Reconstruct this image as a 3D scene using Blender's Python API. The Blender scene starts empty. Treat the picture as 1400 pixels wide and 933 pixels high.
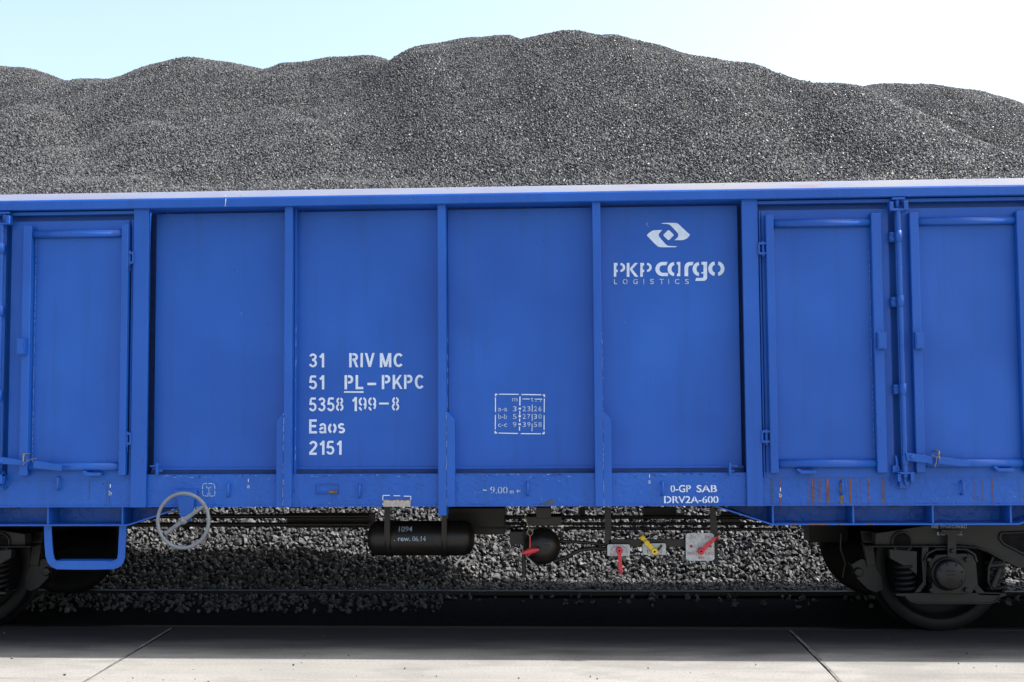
import bpy, bmesh, math, random
import numpy as np
from mathutils import Vector, Matrix
random.seed(7); rng = np.random.default_rng(7)
sc = bpy.context.scene
col = sc.collection

# ------------------------------------------------------------------ camera
F_PX = 1440.0; CAM = (0.0, -7.2, 1.675)
PITCH, YAW, ROLL = math.radians(3.243), math.radians(2.686), math.radians(-0.389)
def cam_axes():
    cy, sy = math.cos(YAW), math.sin(YAW); cp, sp = math.cos(PITCH), math.sin(PITCH); cr, sr = math.cos(ROLL), math.sin(ROLL)
    R0 = np.array([cy, sy, 0]); F = np.array([-sy*cp, cy*cp, sp]); U = np.cross(R0, F)
    return cr*R0+sr*U, -sr*R0+cr*U, F
CR, CU, CF = cam_axes()
cd = bpy.data.cameras.new('camera'); cam = bpy.data.objects.new('camera', cd); col.objects.link(cam)
cd.sensor_fit = 'HORIZONTAL'; cd.sensor_width = 36.0; cd.lens = F_PX/1400*36.0
cd.clip_start = 0.1; cd.clip_end = 6000
M = Matrix.Identity(4)
for i in range(3):
    M[i][0] = CR[i]; M[i][1] = CU[i]; M[i][2] = -CF[i]; M[i][3] = CAM[i]
cam.matrix_world = M
sc.camera = cam

# ------------------------------------------------------------------ sky, sun, exposure
SUN = Vector((0.75, 0.085, 1.0)).normalized()
w = bpy.data.worlds.new('World'); sc.world = w; w.use_nodes = True
nt = w.node_tree; nt.nodes.clear()
sky = nt.nodes.new('ShaderNodeTexSky'); sky.sky_type = 'NISHITA'; sky.sun_disc = False
sky.sun_elevation = math.asin(SUN.z); sky.sun_rotation = math.atan2(SUN.x, SUN.y)
sky.altitude = 100; sky.air_density = 1.45; sky.dust_density = 4.6; sky.ozone_density = 0.6
bg = nt.nodes.new('ShaderNodeBackground'); bg.inputs['Strength'].default_value = 0.15
wo = nt.nodes.new('ShaderNodeOutputWorld')
nt.links.new(sky.outputs[0], bg.inputs[0]); nt.links.new(bg.outputs[0], wo.inputs[0])
sd = bpy.data.lights.new('sun', 'SUN'); sd.energy = 4.8; sd.angle = math.radians(0.53); sd.color = (1.0, 0.97, 0.93)
so = bpy.data.objects.new('sun', sd); col.objects.link(so)
so.rotation_euler = (-SUN).to_track_quat('-Z', 'Y').to_euler(); so.location = (10, 0, 30)
sc.view_settings.view_transform = 'Standard'; sc.view_settings.look = 'None'
sc.view_settings.exposure = 1.15; sc.view_settings.gamma = 1.0
sc.cycles.max_bounces = 8; sc.cycles.use_denoising = True

# ------------------------------------------------------------------ helpers
def at(px, py, Y):
    """world x, z of a photo point on the vertical plane y = Y"""
    d = CF + CR*(px-700)/F_PX - CU*(py-466.5)/F_PX
    t = (Y-CAM[1])/d[1]
    return CAM[0]+t*d[0], CAM[2]+t*d[2]
def gr(px, py, Z=0.0):
    d = CF + CR*(px-700)/F_PX - CU*(py-466.5)/F_PX
    t = (Z-CAM[2])/d[2]
    return CAM[0]+t*d[0], CAM[1]+t*d[1]
def vx(a, b, c, d, Y): return .5*(at(a, b, Y)[0]+at(c, d, Y)[0])
def zz(px, py, Y): return at(px, py, Y)[1]

class MB:
    def __init__(s): s.v = []; s.f = []; s.m = []; s.sm = []
    def add(s, vs, fs, mi=0, smooth=False):
        o = len(s.v); s.v += [tuple(map(float, p)) for p in vs]
        for f in fs: s.f.append(tuple(i+o for i in f)); s.m.append(mi); s.sm.append(smooth)
        return s
    def box(s, x0, x1, y0, y1, z0, z1, mi=0):
        if x0 > x1: x0, x1 = x1, x0
        if z0 > z1: z0, z1 = z1, z0
        return s.add([(x0,y0,z0),(x1,y0,z0),(x1,y1,z0),(x0,y1,z0),(x0,y0,z1),(x1,y0,z1),(x1,y1,z1),(x0,y1,z1)],
              [(0,1,5,4),(1,2,6,5),(2,3,7,6),(3,0,4,7),(4,5,6,7),(3,2,1,0)], mi)
    def _prism(s, a, b, mi, smooth):
        n = len(a)
        return s.add(a+b, [tuple(range(n)), tuple(range(2*n-1, n-1, -1))]+[(i, i+n, (i+1) % n+n, (i+1) % n) for i in range(n)], mi, smooth)
    def pxz(s, poly, y0, y1, mi=0):
        ar = sum(poly[i][0]*poly[(i+1) % len(poly)][1]-poly[(i+1) % len(poly)][0]*poly[i][1] for i in range(len(poly)))
        if ar < 0: poly = poly[::-1]
        return s._prism([(x, y0, z) for x, z in poly], [(x, y1, z) for x, z in poly], mi, False)
    def pyz(s, poly, x0, x1, mi=0, smooth=False):
        ar = sum(poly[i][0]*poly[(i+1) % len(poly)][1]-poly[(i+1) % len(poly)][0]*poly[i][1] for i in range(len(poly)))
        if ar > 0: poly = poly[::-1]
        return s._prism([(x0, y, z) for y, z in poly], [(x1, y, z) for y, z in poly], mi, smooth)
    def tube(s, pts, r, n=10, closed=False, mi=0):
        P = [Vector(p) for p in pts]; N = len(P); rs = r if isinstance(r, (list, tuple)) else [r]*N
        up = None; vs = []; fs = []
        for i, p in enumerate(P):
            if closed: t = P[(i+1) % N]-P[i-1]
            else: t = P[min(i+1, N-1)]-P[max(i-1, 0)]
            t.normalize()
            if up is None: up = Vector((0, 1, 0)) if abs(t.y) < .9 else Vector((1, 0, 0))
            a = t.cross(up); a.normalize(); b = t.cross(a); up = -b if b.dot(up) < 0 else b
            a = t.cross(up).normalized(); b = up
            for k in range(n):
                q = 2*math.pi*k/n; vs.append(p+a*(rs[i]*math.cos(q))+b*(rs[i]*math.sin(q)))
        for i in range(N if closed else N-1):
            j = (i+1) % N
            for k in range(n): fs.append((i*n+k, i*n+(k+1) % n, j*n+(k+1) % n, j*n+k))
        s.add(vs, fs, mi, True)
        if not closed:
            s.add(vs[:n], [tuple(range(n-1, -1, -1))], mi); s.add(vs[-n:], [tuple(range(n))], mi)
        return s
    def lathe(s, prof, c, axis='y', n=32, mi=0, smooth=True):
        vs = []; fs = []
        for r, t in prof:
            for k in range(n):
                q = 2*math.pi*k/n; a, b = r*math.cos(q), r*math.sin(q)
                vs.append({'y': (c[0]+a, c[1]+t, c[2]+b), 'x': (c[0]+t, c[1]+a, c[2]+b), 'z': (c[0]+a, c[1]+b, c[2]+t)}[axis])
        for i in range(len(prof)-1):
            for k in range(n): fs.append((i*n+k, i*n+(k+1) % n, (i+1)*n+(k+1) % n, (i+1)*n+k))
        return s.add(vs, fs, mi, smooth)
    def build(s, name, mats, parent=None, bevel=0.0, seg=2):
        me = bpy.data.meshes.new(name)
        L = rootloc(parent)
        me.from_pydata([(a-L[0], b-L[1], c-L[2]) for a, b, c in s.v], [], s.f)
        if not isinstance(mats, (list, tuple)): mats = [mats]
        for m in mats: me.materials.append(m)
        me.polygons.foreach_set('material_index', s.m)
        me.polygons.foreach_set('use_smooth', s.sm)
        bm = bmesh.new(); bm.from_mesh(me); bmesh.ops.recalc_face_normals(bm, faces=bm.faces[:]); bm.to_mesh(me); bm.free()
        o = bpy.data.objects.new(name, me); col.objects.link(o)
        if parent: o.parent = parent
        if bevel:
            b = o.modifiers.new('bevel', 'BEVEL'); b.width = bevel; b.segments = seg; b.limit_method = 'ANGLE'; b.angle_limit = math.radians(40); b.harden_normals = False
        return o
def kindp(o, k):
    o['kind'] = k; return o
ROOT = {}
def rootloc(p):
    while p is not None and p.parent: p = p.parent
    return ROOT.get(p.name, (0, 0, 0)) if p else (0, 0, 0)
def root(name, loc, label, cat):
    o = bpy.data.objects.new(name, None); col.objects.link(o); o.location = loc; ROOT[o.name] = loc
    o['label'] = label; o['category'] = cat; o.empty_display_size = .3
    return o
def dup(o, d, parent=None):
    c = o.copy(); col.objects.link(c); c.parent = parent or o.parent; c.location = Vector(o.location)+Vector(d)
    for ch in list(o.children):
        k = ch.copy(); col.objects.link(k); k.parent = c
    return c
def kind(o, k):
    o['kind'] = k; return o

# ------------------------------------------------------------------ materials
def mat(name, base, rough=.5, metal=0.0, spec=.5):
    m = bpy.data.materials.new(name); m.use_nodes = True
    p = m.node_tree.nodes['Principled BSDF']
    p.inputs['Base Color'].default_value = (*base, 1); p.inputs['Roughness'].default_value = rough
    p.inputs['Metallic'].default_value = metal; p.inputs['Specular IOR Level'].default_value = spec
    return m
def N(m, t, **kw):
    n = m.node_tree.nodes.new(t)
    for k, v in kw.items():
        if k in n.inputs: n.inputs[k].default_value = v
        else: setattr(n, k, v)
    return n
def K(m, a, b): m.node_tree.links.new(a, b)
def pos(m, scale=(1, 1, 1)):
    g = N(m, 'ShaderNodeNewGeometry'); mp = N(m, 'ShaderNodeMapping'); mp.inputs['Scale'].default_value = scale
    K(m, g.outputs['Position'], mp.inputs['Vector']); return mp.outputs[0]
def noise(m, vec, scale, detail=4, rough=.55, dist=0.0):
    n = N(m, 'ShaderNodeTexNoise'); n.inputs['Scale'].default_value = scale; n.inputs['Detail'].default_value = detail
    n.inputs['Roughness'].default_value = rough; n.inputs['Distortion'].default_value = dist
    K(m, vec, n.inputs['Vector']); return n.outputs['Fac']
def ramp(m, fac, stops):
    r = N(m, 'ShaderNodeValToRGB'); e = r.color_ramp.elements
    while len(e) < len(stops): e.new(.5)
    for el, (p, c) in zip(e, stops):
        el.position = p; el.color = (*c, 1) if len(c) == 3 else c
    K(m, fac, r.inputs[0]); return r.outputs[0]
def mix(m, fac, a, b, mode='MIX'):
    n = N(m, 'ShaderNodeMix', data_type='RGBA', blend_type=mode)
    for s, v in ((n.inputs[0], fac), (n.inputs[6], a), (n.inputs[7], b)):
        if hasattr(v, 'links') or hasattr(v, 'is_output'): K(m, v, s)
        elif isinstance(v, tuple): s.default_value = (*v, 1)
        else: s.default_value = v
    return n.outputs[2]
def P(m): return m.node_tree.nodes['Principled BSDF']
def bump(m, h, strength, dist=.01):
    b = N(m, 'ShaderNodeBump'); b.inputs['Strength'].default_value = strength; b.inputs['Distance'].default_value = dist
    K(m, h, b.inputs['Height']); K(m, b.outputs[0], P(m).inputs['Normal'])
def g3(v): return (v, v, v)

BLUE = (.008, .092, .432)
def blue_mat(name, peel=0.0, chips=0.0):
    m = mat(name, BLUE, .42, 0, .4)
    v = pos(m)
    big = noise(m, v, 1.1, 3)
    c = mix(m, ramp(m, big, [(.34, g3(0)), (.66, g3(1))]), (BLUE[0]*.8, BLUE[1]*.86, BLUE[2]*.90), (BLUE[0]*1.5, BLUE[1]*1.12, BLUE[2]*1.06))
    c = mix(m, ramp(m, noise(m, pos(m, (1, 1, .8)), .75, 2, .5), [(.36, g3(.30)), (.62, g3(0))]), c, (BLUE[0]*.5, BLUE[1]*.62, BLUE[2]*.74))
    # faint vertical run-off dirt
    st = noise(m, pos(m, (9, 9, .5)), 1.6, 4)
    c = mix(m, ramp(m, st, [(.52, g3(0)), (.80, g3(.35))]), c, (.012, .050, .19))
    sp = noise(m, v, 38, 2)
    c = mix(m, ramp(m, sp, [(.745-chips*.04, g3(0)), (.77-chips*.04, g3(.7))]), c, (.016, .03, .09))
    sp2 = noise(m, pos(m, (1, 1, 1.4)), 55, 2)
    c = mix(m, ramp(m, sp2, [(.78-chips*.03, g3(0)), (.80-chips*.03, g3(.4))]), c, (.30, .38, .55))
    K(m, c, P(m).inputs['Base Color'])
    r = noise(m, v, 3.0, 4); rr = N(m, 'ShaderNodeMapRange'); rr.inputs['To Min'].default_value = .34; rr.inputs['To Max'].default_value = .52
    K(m, r, rr.inputs['Value']); K(m, rr.outputs[0], P(m).inputs['Roughness'])
    if peel:
        fl = noise(m, pos(m, (1, 1, 1.2)), 13, 3, .5, .6)
        c2 = mix(m, ramp(m, noise(m, pos(m, (2, 1, 5)), 6, 6, .7), [(.67, g3(0)), (.71, g3(.5)), (.76, g3(.2))]), c, (.010, .028, .10))
        K(m, c2, P(m).inputs['Base Color']); bump(m, ramp(m, fl, [(.38, g3(.3)), (.52, g3(.45)), (.60, g3(1)), (.75, g3(.8))]), .42, .012)
    else:
        bump(m, noise(m, v, 60, 5), .10, .003)
    return m
M_blue = blue_mat('blue_paint'); M_peel = blue_mat('peeling_blue_paint', 1, .8); M_chip = blue_mat('chipped_blue_paint', 0, 1.1)

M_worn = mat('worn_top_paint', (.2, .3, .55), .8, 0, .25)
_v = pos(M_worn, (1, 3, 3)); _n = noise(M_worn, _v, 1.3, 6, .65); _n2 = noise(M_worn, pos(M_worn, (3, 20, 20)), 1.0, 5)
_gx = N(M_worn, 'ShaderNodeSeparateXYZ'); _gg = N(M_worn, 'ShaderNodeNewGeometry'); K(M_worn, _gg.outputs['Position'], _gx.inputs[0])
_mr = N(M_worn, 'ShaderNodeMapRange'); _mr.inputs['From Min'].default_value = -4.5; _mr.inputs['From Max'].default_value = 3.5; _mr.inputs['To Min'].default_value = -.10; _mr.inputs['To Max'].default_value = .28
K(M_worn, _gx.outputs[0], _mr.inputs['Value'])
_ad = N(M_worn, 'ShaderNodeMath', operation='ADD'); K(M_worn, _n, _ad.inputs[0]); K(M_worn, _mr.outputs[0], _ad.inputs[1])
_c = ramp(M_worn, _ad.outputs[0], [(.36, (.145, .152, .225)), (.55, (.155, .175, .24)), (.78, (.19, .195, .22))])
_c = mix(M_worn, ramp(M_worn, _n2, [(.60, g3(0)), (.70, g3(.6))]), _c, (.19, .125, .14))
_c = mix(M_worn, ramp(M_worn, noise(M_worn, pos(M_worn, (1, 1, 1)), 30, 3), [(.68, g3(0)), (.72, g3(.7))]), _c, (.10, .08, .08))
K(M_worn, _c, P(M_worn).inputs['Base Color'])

def plain(name, base, rough=.5, var=.25, scale=20, metal=0.0, bmp=.15, spec=.5):
    m = mat(name, base, rough, metal, spec)
    n = noise(m, pos(m), scale, 4)
    K(m, ramp(m, n, [(.3, tuple(x*(1-var) for x in base)), (.7, tuple(x*(1+var) for x in base))]), P(m).inputs['Base Color'])
    if bmp: bump(m, n, bmp, .004)
    return m
M_white = plain('white_stencil_paint', (.58, .66, .80), .5, .10, 30, 0, 0)
M_faded = plain('faded_stencil_paint', (.36, .44, .58), .5, .3, 60, 0, 0)
M_black = plain('black_underframe_paint', (.008, .008, .009), .40, .35, 14, 0, .15, .4)
M_dirt = plain('grimy_bogie_steel', (.006, .006, .007), .48, .4, 12, 0, .15, .4)
M_steel = plain('worn_wheel_steel', (.007, .007, .008), .55, .3, 9, 0, .15, .22)
M_grey = plain('grey_enamel', (.165, .18, .205), .42, .12, 25)
def grimy(m, c1, lo=.60, hi=.68, s=.8, scale=45):
    p = P(m).inputs['Base Color']; src = p.links[0].from_socket
    K(m, mix(m, ramp(m, noise(m, pos(m), scale, 4, .65), [(lo, g3(0)), (hi, g3(s))]), src, c1), p)
grimy(M_black, (.020, .014, .010), .42, .66, .8, 9); grimy(M_dirt, (.012, .010, .009), .50, .68, .6, 10)
M_red = plain('red_enamel', (.58, .035, .045), .45, .15, 40)
M_yellow = plain('yellow_enamel', (.72, .50, .03), .45, .15, 40)
M_plate = plain('white_plate_enamel', (.46, .48, .49), .45, .22, 35)
grimy(M_red, (.06, .02, .02)); grimy(M_yellow, (.10, .07, .03)); grimy(M_plate, (.20, .17, .14), .58, .70, .6, 30); grimy(M_grey, (.08, .075, .07), .60, .7, .6, 40)
M_redtext = plain('red_lettering', (.42, .05, .06), .5, .1, 40, 0, 0)
M_rust = plain('rust_streak', (.17, .068, .028), .8, .45, 60, 0, .1)
M_ochre = plain('ochre_rust', (.15, .085, .022), .8, .45, 60, 0, .1)
M_olive = plain('olive_grime', (.05, .075, .10), .8, .4, 60, 0, .1)
M_scuff = plain('dark_scuffed_paint', (.010, .035, .13), .7, .4, 60, 0, 0)
M_bare = plain('bare_primer', (.33, .31, .29), .7, .25, 45)
M_weld = plain('weld_bead', (.14, .22, .46), .5, .4, 80)
M_gapshade = plain('gap_shade_blue', (.006, .030, .115), .8, .3, 20)  # darkened wagon blue, shade painted into recesses and gaps
M_bolt = plain('brown_dirt', (.05, .04, .03), .8, .4, 30)
M_wire = plain('galvanised_wire', (.22, .20, .14), .5, .3, 80, .5)
M_inside = plain('rusty_interior', (.10, .07, .05), .8, .4, 4)

M_conc = mat('weathered_concrete', (.4, .4, .38), .9, 0, .15)
_v = pos(M_conc)
_c = ramp(M_conc, noise(M_conc, _v, .8, 5), [(.3, (.205, .198, .181)), (.7, (.262, .254, .232))])
_c = mix(M_conc, ramp(M_conc, noise(M_conc, pos(M_conc, (.35, 5, 1)), 1.6, 5), [(.48, g3(0)), (.72, g3(.55))]), _c, (.155, .151, .142))
_c = mix(M_conc, ramp(M_conc, noise(M_conc, _v, 60, 3), [(.35, g3(.35)), (.6, g3(0))]), _c, (.120, .117, .110))
_c = mix(M_conc, ramp(M_conc, noise(M_conc, _v, 17, 2), [(.73, g3(0)), (.76, g3(.8))]), _c, (.06, .06, .06))
_c = mix(M_conc, ramp(M_conc, noise(M_conc, pos(M_conc, (.6, 1.4, 1)), 1.1, 6, .65), [(.50, g3(0)), (.58, g3(.30)), (.75, g3(.42))]), _c, (.10, .097, .09))
_c = mix(M_conc, ramp(M_conc, noise(M_conc, pos(M_conc, (1.2, 14, 1)), 1.3, 4), [(.62, g3(0)), (.70, g3(.35))]), _c, (.11, .107, .10))
# coal dust along the track, ragged border, deepened to paint in the wagon's shade
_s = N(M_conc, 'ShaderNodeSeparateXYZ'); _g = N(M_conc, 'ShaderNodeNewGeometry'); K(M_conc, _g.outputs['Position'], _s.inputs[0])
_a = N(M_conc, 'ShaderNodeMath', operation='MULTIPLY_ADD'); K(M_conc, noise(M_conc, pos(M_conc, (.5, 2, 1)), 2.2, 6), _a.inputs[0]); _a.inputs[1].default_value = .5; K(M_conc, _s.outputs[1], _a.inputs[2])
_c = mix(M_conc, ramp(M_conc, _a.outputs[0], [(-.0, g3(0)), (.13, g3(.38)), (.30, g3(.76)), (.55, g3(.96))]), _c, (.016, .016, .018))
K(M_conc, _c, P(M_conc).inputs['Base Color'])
bump(M_conc, noise(M_conc, _v, 90, 4), .25, .004)
M_ground = plain('dark_yard_dirt', (.045, .043, .042), .9, .4, 6)
M_trackbed = plain('coal_dust_bed', (.012, .012, .013), .9, .4, 25, 0, .5, .03)
M_joint = plain('joint_filler', (.10, .095, .09), .9, .4, 12)

M_coal = mat('coal', (.04, .04, .042), .5, 0, .2)
_oi = N(M_coal, 'ShaderNodeObjectInfo')
K(M_coal, ramp(M_coal, _oi.outputs['Random'], [(0, (.029, .0297, .0315)), (.55, (.064, .066, .069)), (1, (.110, .112, .115))]), P(M_coal).inputs['Base Color'])
_mr = N(M_coal, 'ShaderNodeMapRange'); _mr.inputs['To Min'].default_value = .38; _mr.inputs['To Max'].default_value = .75
K(M_coal, _oi.outputs['Random'], _mr.inputs['Value']); K(M_coal, _mr.outputs[0], P(M_coal).inputs['Roughness'])
M_coalbed = plain('coal_fines', (.014, .014, .015), .7, .5, 18, 0, .6)

# ================================================================== THE SETTING
mb = MB(); mb.add([(-2000,-2000,-.12),(2000,-2000,-.12),(2000,2000,-.12),(-2000,2000,-.12)], [(0,1,2,3)])
kind(mb.build('ground', M_ground), 'structure')
mb = MB(); mb.box(-150, 150, .735, 2.9, -.2, -.05)
kind(mb.build('trackbed', M_trackbed), 'structure')

# concrete apron, cast in slabs with dark ragged joints
(j1a, j1b), (j2a, j2b) = (gr(118, 933), gr(205, 875)), (gr(1105, 885), gr(1145, 933))
jx1 = .5*(j1a[0]+j1b[0]); jx2 = .5*(j2a[0]+j2b[0])
joints = [jx1-(jx2-jx1)*k for k in range(4, 0, -1)]+[jx1]+[jx2+(jx2-jx1)*k for k in range(0, 5)]
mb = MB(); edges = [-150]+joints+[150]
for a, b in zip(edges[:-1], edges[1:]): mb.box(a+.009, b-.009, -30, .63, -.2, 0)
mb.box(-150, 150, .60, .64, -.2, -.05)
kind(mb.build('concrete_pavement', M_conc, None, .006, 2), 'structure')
mb = MB()
for j in joints:
    ys = np.linspace(-12, .62, 240); L = []; R = []
    for y in ys:
        wd = .007+.006*random.random()+(.03*max(0, 1-abs(y+.12)/.22) if j == jx2 else 0)*random.random()
        dx = .012*math.sin(y*2.1+j)
        L.append((j+dx-wd, y, .004)); R.append((j+dx+wd*.9, y, .004))
    n = len(ys); mb.add(L+R, [(i, i+n, i+n+1, i+1) for i in range(n-1)])
kind(mb.build('pavement_joints', M_joint), 'structure')

def rail(name, y, label):
    mb = MB()
    mb.pyz([(y-.036, -.004), (y-.033, 0), (y+.033, 0), (y+.036, -.004), (y+.036, -.035), (y+.009, -.05), (y+.009, -.13), (y+.065, -.145), (y+.065, -.155), (y-.065, -.155), (y-.065, -.145), (y-.009, -.13), (y-.009, -.05), (y-.036, -.035)], -120, 120)
    o = mb.build(name, M_dirt); o['label'] = label; o['category'] = 'rail'; o['group'] = 'rails of the track'; return o
rail('rail', .697, 'dark steel rail set flush along the concrete edge, under the near wheels')
rail('rail', 2.203, 'dark steel rail farther back, beside the coal under the wagon')

# ------------------------------------------------------------------ coal stockpile
def smax(a, b, k):
    h = np.clip(.5+.5*(a-b)/k, 0, 1); return b*(1-h)+a*h+k*h*(1-h)
def smin(a, b, k): return -smax(-a, -b, k)
MOUNDS = [(-60, 82, 20.5, 1.2, 1.4), (262, 79, 19.0, 1.2, 1.3), (470, 76, 19.8, 1.0, 1.15), (655, 53, 19.0, 1.1, 1.15), (768, 44, 18.4, .8, 1.0), (850, 54, 18.4, 1.2, 1.3),
          (985, 84, 17.6, 1.0, 1.2), (1070, 104, 16.8, .9, 1.2), (1215, 115, 24.0, 2.2, 2.0), (1370, 133, 23.5, 2.0, 1.5), (1150, 120, 24, 2.0, 1.5), (1560, 205, 22.0, 2.5, 1.4),
          (360, 154, 15.2, .9, 1.55), (445, 180, 14.0, .5, 1.0), (205, 168, 14.6, .9, 1.1), (50, 150, 15.3, .9, 1.2), (120, 190, 13.6, .7, 1.1), (1165, 146, 15.8, .6, 1.0), (1250, 176, 14.7, .6, 1.0), (1330, 200, 14.0, .6, 1.0), (1410, 222, 13.4, .6, 1.0),
          (905, 150, 15.2, .8, .9), (600, 150, 15.6, .7, .9), (770, 128, 16.0, .8, .9), (985, 178, 14.4, .7, .9), (1075, 190, 14.2, .6, .9), (560, 196, 13.7, .6, .9), (655, 188, 14.0, .6, .9), (850, 190, 14.1, .7, .9), (745, 196, 13.8, .6, .85), (500, 205, 13.4, .5, .9)]
FIX = np.array([-0.129, -0.108, -0.066, -0.021, -0.004, -0.031, -0.124, 0.109, -0.157, -1.2, -1.2, 0.0, 0.0, 0.0, 0.0, 0.0, 0.0, 0.0, 0.0, 0.0, 0.0, 0.0, 0.0, 0.0, 0.0, 0.0, 0.0, 0.0, 0.0, 0.0, 0.0])
KX = np.arange(-60, 1460, 20.)
KD = np.array([-0.0012, 0.0, 0.0026, 0.0063, 0.0099, 0.0126, 0.0143, 0.0143, 0.0107, 0.0043, -0.0012, -0.0033, -0.0031, -0.0019, -0.0008, -0.0002, -0.0001, 0.0002, 0.0009, 0.0032, 0.0074, 0.0104, 0.0087, 0.0039, -0.0005, -0.0027, -0.0027, -0.0008, 0.0027, 0.0068, 0.0088, 0.0074, 0.0041, 0.001, -0.0014, -0.0024, -0.0012, 0.0019, 0.0044, 0.0038, 0.0004, -0.0025, -0.0018, 0.0018, 0.0043, 0.003, -0.0004, -0.0033, -0.0046, -0.0048, -0.0046, -0.004, -0.0021, 0.0009, 0.0042, 0.0063, 0.0054, 0.0, -0.0068, -0.0104, -0.009, -0.0049, -0.0015, -0.0001, 0.0005, 0.0006, 0.0003, 0.0001, -0.0001, -0.0009, -0.0018, -0.0025, -0.0035, -0.0053, -0.0082, -0.0111])
# gullies between the slides: x at y = 12 and y = 18, depth, width
GULLY = [(at(515, 200, 12)[0], at(505, 100, 18)[0], .26, .8), (at(710, 215, 12)[0], at(715, 80, 18)[0], .11, .6), (at(1120, 200, 12)[0], at(1050, 110, 18)[0], .20, .8), (at(130, 200, 12)[0], at(100, 120, 18)[0], .22, .9), (at(-60, 200, 12)[0], at(-60, 120, 18)[0], .22, .8), (at(880, 215, 12)[0], at(900, 80, 18)[0], .09, .6), (at(300, 215, 12)[0], at(345, 100, 18)[0], .09, .6)]
def heap2(x, y):
    x = np.asarray(x, float); y = np.asarray(y, float)
    left = 1/(1+np.exp((x+0.95)/.06))
    yt = 2.82-.34*left-.12*np.clip((-x-1.2)/2, 0, 1)*left+.05*np.sin(x*1.7+.4)*(1-left)+.03*np.sin(x*3.1)
    yt = 2.65+(yt-2.65)*np.clip((6.5-y)/3, 0, 1)
    fr = .68*(y-yt)
    crest = 5.25+.07*np.sin(x*.55+1.2)+.05*np.sin(x*1.3+.3)-.012*x+.40*np.minimum(y-10.4, 1.7)
    z = smin(fr, crest, .25)
    for i, (px, py, Y, a, sx) in enumerate(MOUNDS):
        mx_, mz = at(px, py, Y)
        r2 = ((x-mx_)/sx)**2+(y-Y)**2
        z = smax(z, mz+FIX[i]-.78*(np.sqrt(r2+a*a)-a), .07)
    z = z+(.025*np.sin(x*1.9+y*.7)*np.sin(y*1.3-x*.4)+.03*np.sin(x*4.3-y*1.9)*np.sin(y*3.1+x*1.1))*np.clip((y-5)/3, 0, 1)
    for xa, xb, dp, wd in GULLY:
        z = z-dp*np.exp(-((x-xa-(xb-xa)*(y-12)/6)/wd)**2)*np.clip((y-11.0)/1.6, 0, 1)*np.clip((19-y)/3, 0, 1)
    bx = 700+F_PX*np.tan(np.arctan2(x-CAM[0], y-CAM[1])+YAW)
    z = z+np.interp(bx, KX, KD)*np.hypot(x-CAM[0], y-CAM[1])*np.clip((y-14.0)/3.0, 0, 1)*np.clip((26-y)/2.5, 0, 1)
    z = smin(z, .69*(y-yt)+np.maximum(0, y-8.5)*.2, .06)
    return smax(z, -.035+0*z, .04)

C_far = lambda x: np.maximum(0, np.abs(x)-15)*.35
gx = np.arange(-24, 24.01, .16); gy = np.concatenate([np.arange(.80, 6, .10), np.arange(6, 34, .16)])
X, Y = np.meshgrid(gx, gy)
Z = heap2(X, Y)-.02
Z = np.where(Y < 2.3, np.minimum(Z, -.028+np.maximum(0, Z+.01)), Z)
nx, ny = len(gx), len(gy)
base_v = np.stack([X, Y, Z], -1).reshape(-1, 3)
idx = np.arange(nx*ny).reshape(ny, nx)
base_f = np.stack([idx[:-1, :-1], idx[:-1, 1:], idx[1:, 1:], idx[1:, :-1]], -1).reshape(-1, 4)
def scatter(x0, x1, y0, y1, sp, keep=None):
    a, b = np.meshgrid(np.arange(x0, x1, sp), np.arange(y0, y1, sp*.82))
    a = a+rng.uniform(-.5, .5, a.shape)*sp; b = b+rng.uniform(-.5, .5, b.shape)*sp
    a, b = a.ravel(), b.ravel()
    if keep is not None:
        k = keep(a, b); a, b = a[k], b[k]
    return a, b
pts = []
def addpts(a, b, s, lift=.0):
    z = heap2(a, b)+rng.uniform(-.6, .6, a.shape)*s*.35+lift
    pts.append(np.stack([a, b, z, (s+0*a)*np.exp(rng.normal(0, .22, a.shape))], -1))
fan = lambda m: (lambda a, b: np.abs(a-(-.02-.045*(b+7.2))) < .52*(b+7.2)+m)
a, b = scatter(-17, 17, 9.4, 25.5, .034, fan(2.0)); addpts(a, b, .0205-.0030*np.clip((b-11)/5, 0, 1))
a, b = scatter(-21, 21, 8.8, 27, .14, lambda a, b: ~fan(2.0)(a, b)); addpts(a, b, .055, -.01)
a, b = scatter(-7, 7, 2.35, 4.4, .036); addpts(a, b, .0215)
a, b = scatter(-16, 16, 4.4, 9.4, .11); addpts(a, b, .05)
a, b = scatter(-8, -1.0, 1.45, 2.35, .05, lambda a, b: rng.uniform(size=a.shape) < np.clip(.10+(b-1.25)*.75, 0, .9)); addpts(a, b, .0175, .0)
a, b = scatter(-1.0, 7, 1.3, 2.85, .07, lambda a, b: rng.uniform(size=a.shape) < np.clip((b-1.6)*.45, 0, .6)); addpts(a, b, .020, .0)
pts = np.concatenate(pts)
nb = len(base_v); me = bpy.data.meshes.new('coal_stockpile')
me.vertices.add(nb+len(pts))
me.vertices.foreach_set('co', np.concatenate([base_v, pts[:, :3]]).astype(np.float32).ravel())
me.loops.add(base_f.size); me.loops.foreach_set('vertex_index', base_f.ravel().astype(np.int32))
me.polygons.add(len(base_f)); me.polygons.foreach_set('loop_start', np.arange(0, base_f.size, 4, dtype=np.int32))
me.update(calc_edges=True); me.validate()
me.polygons.foreach_set('use_smooth', np.ones(len(me.polygons), dtype=bool))
at_s = me.attributes.new('grain', 'FLOAT', 'POINT')
at_s.data.foreach_set('value', np.concatenate([np.zeros(nb), pts[:, 3]]).astype(np.float32))
me.materials.append(M_coalbed); me.materials.append(M_coal)
coal = bpy.data.objects.new('coal_stockpile', me); col.objects.link(coal); kind(coal, 'stuff')
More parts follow.
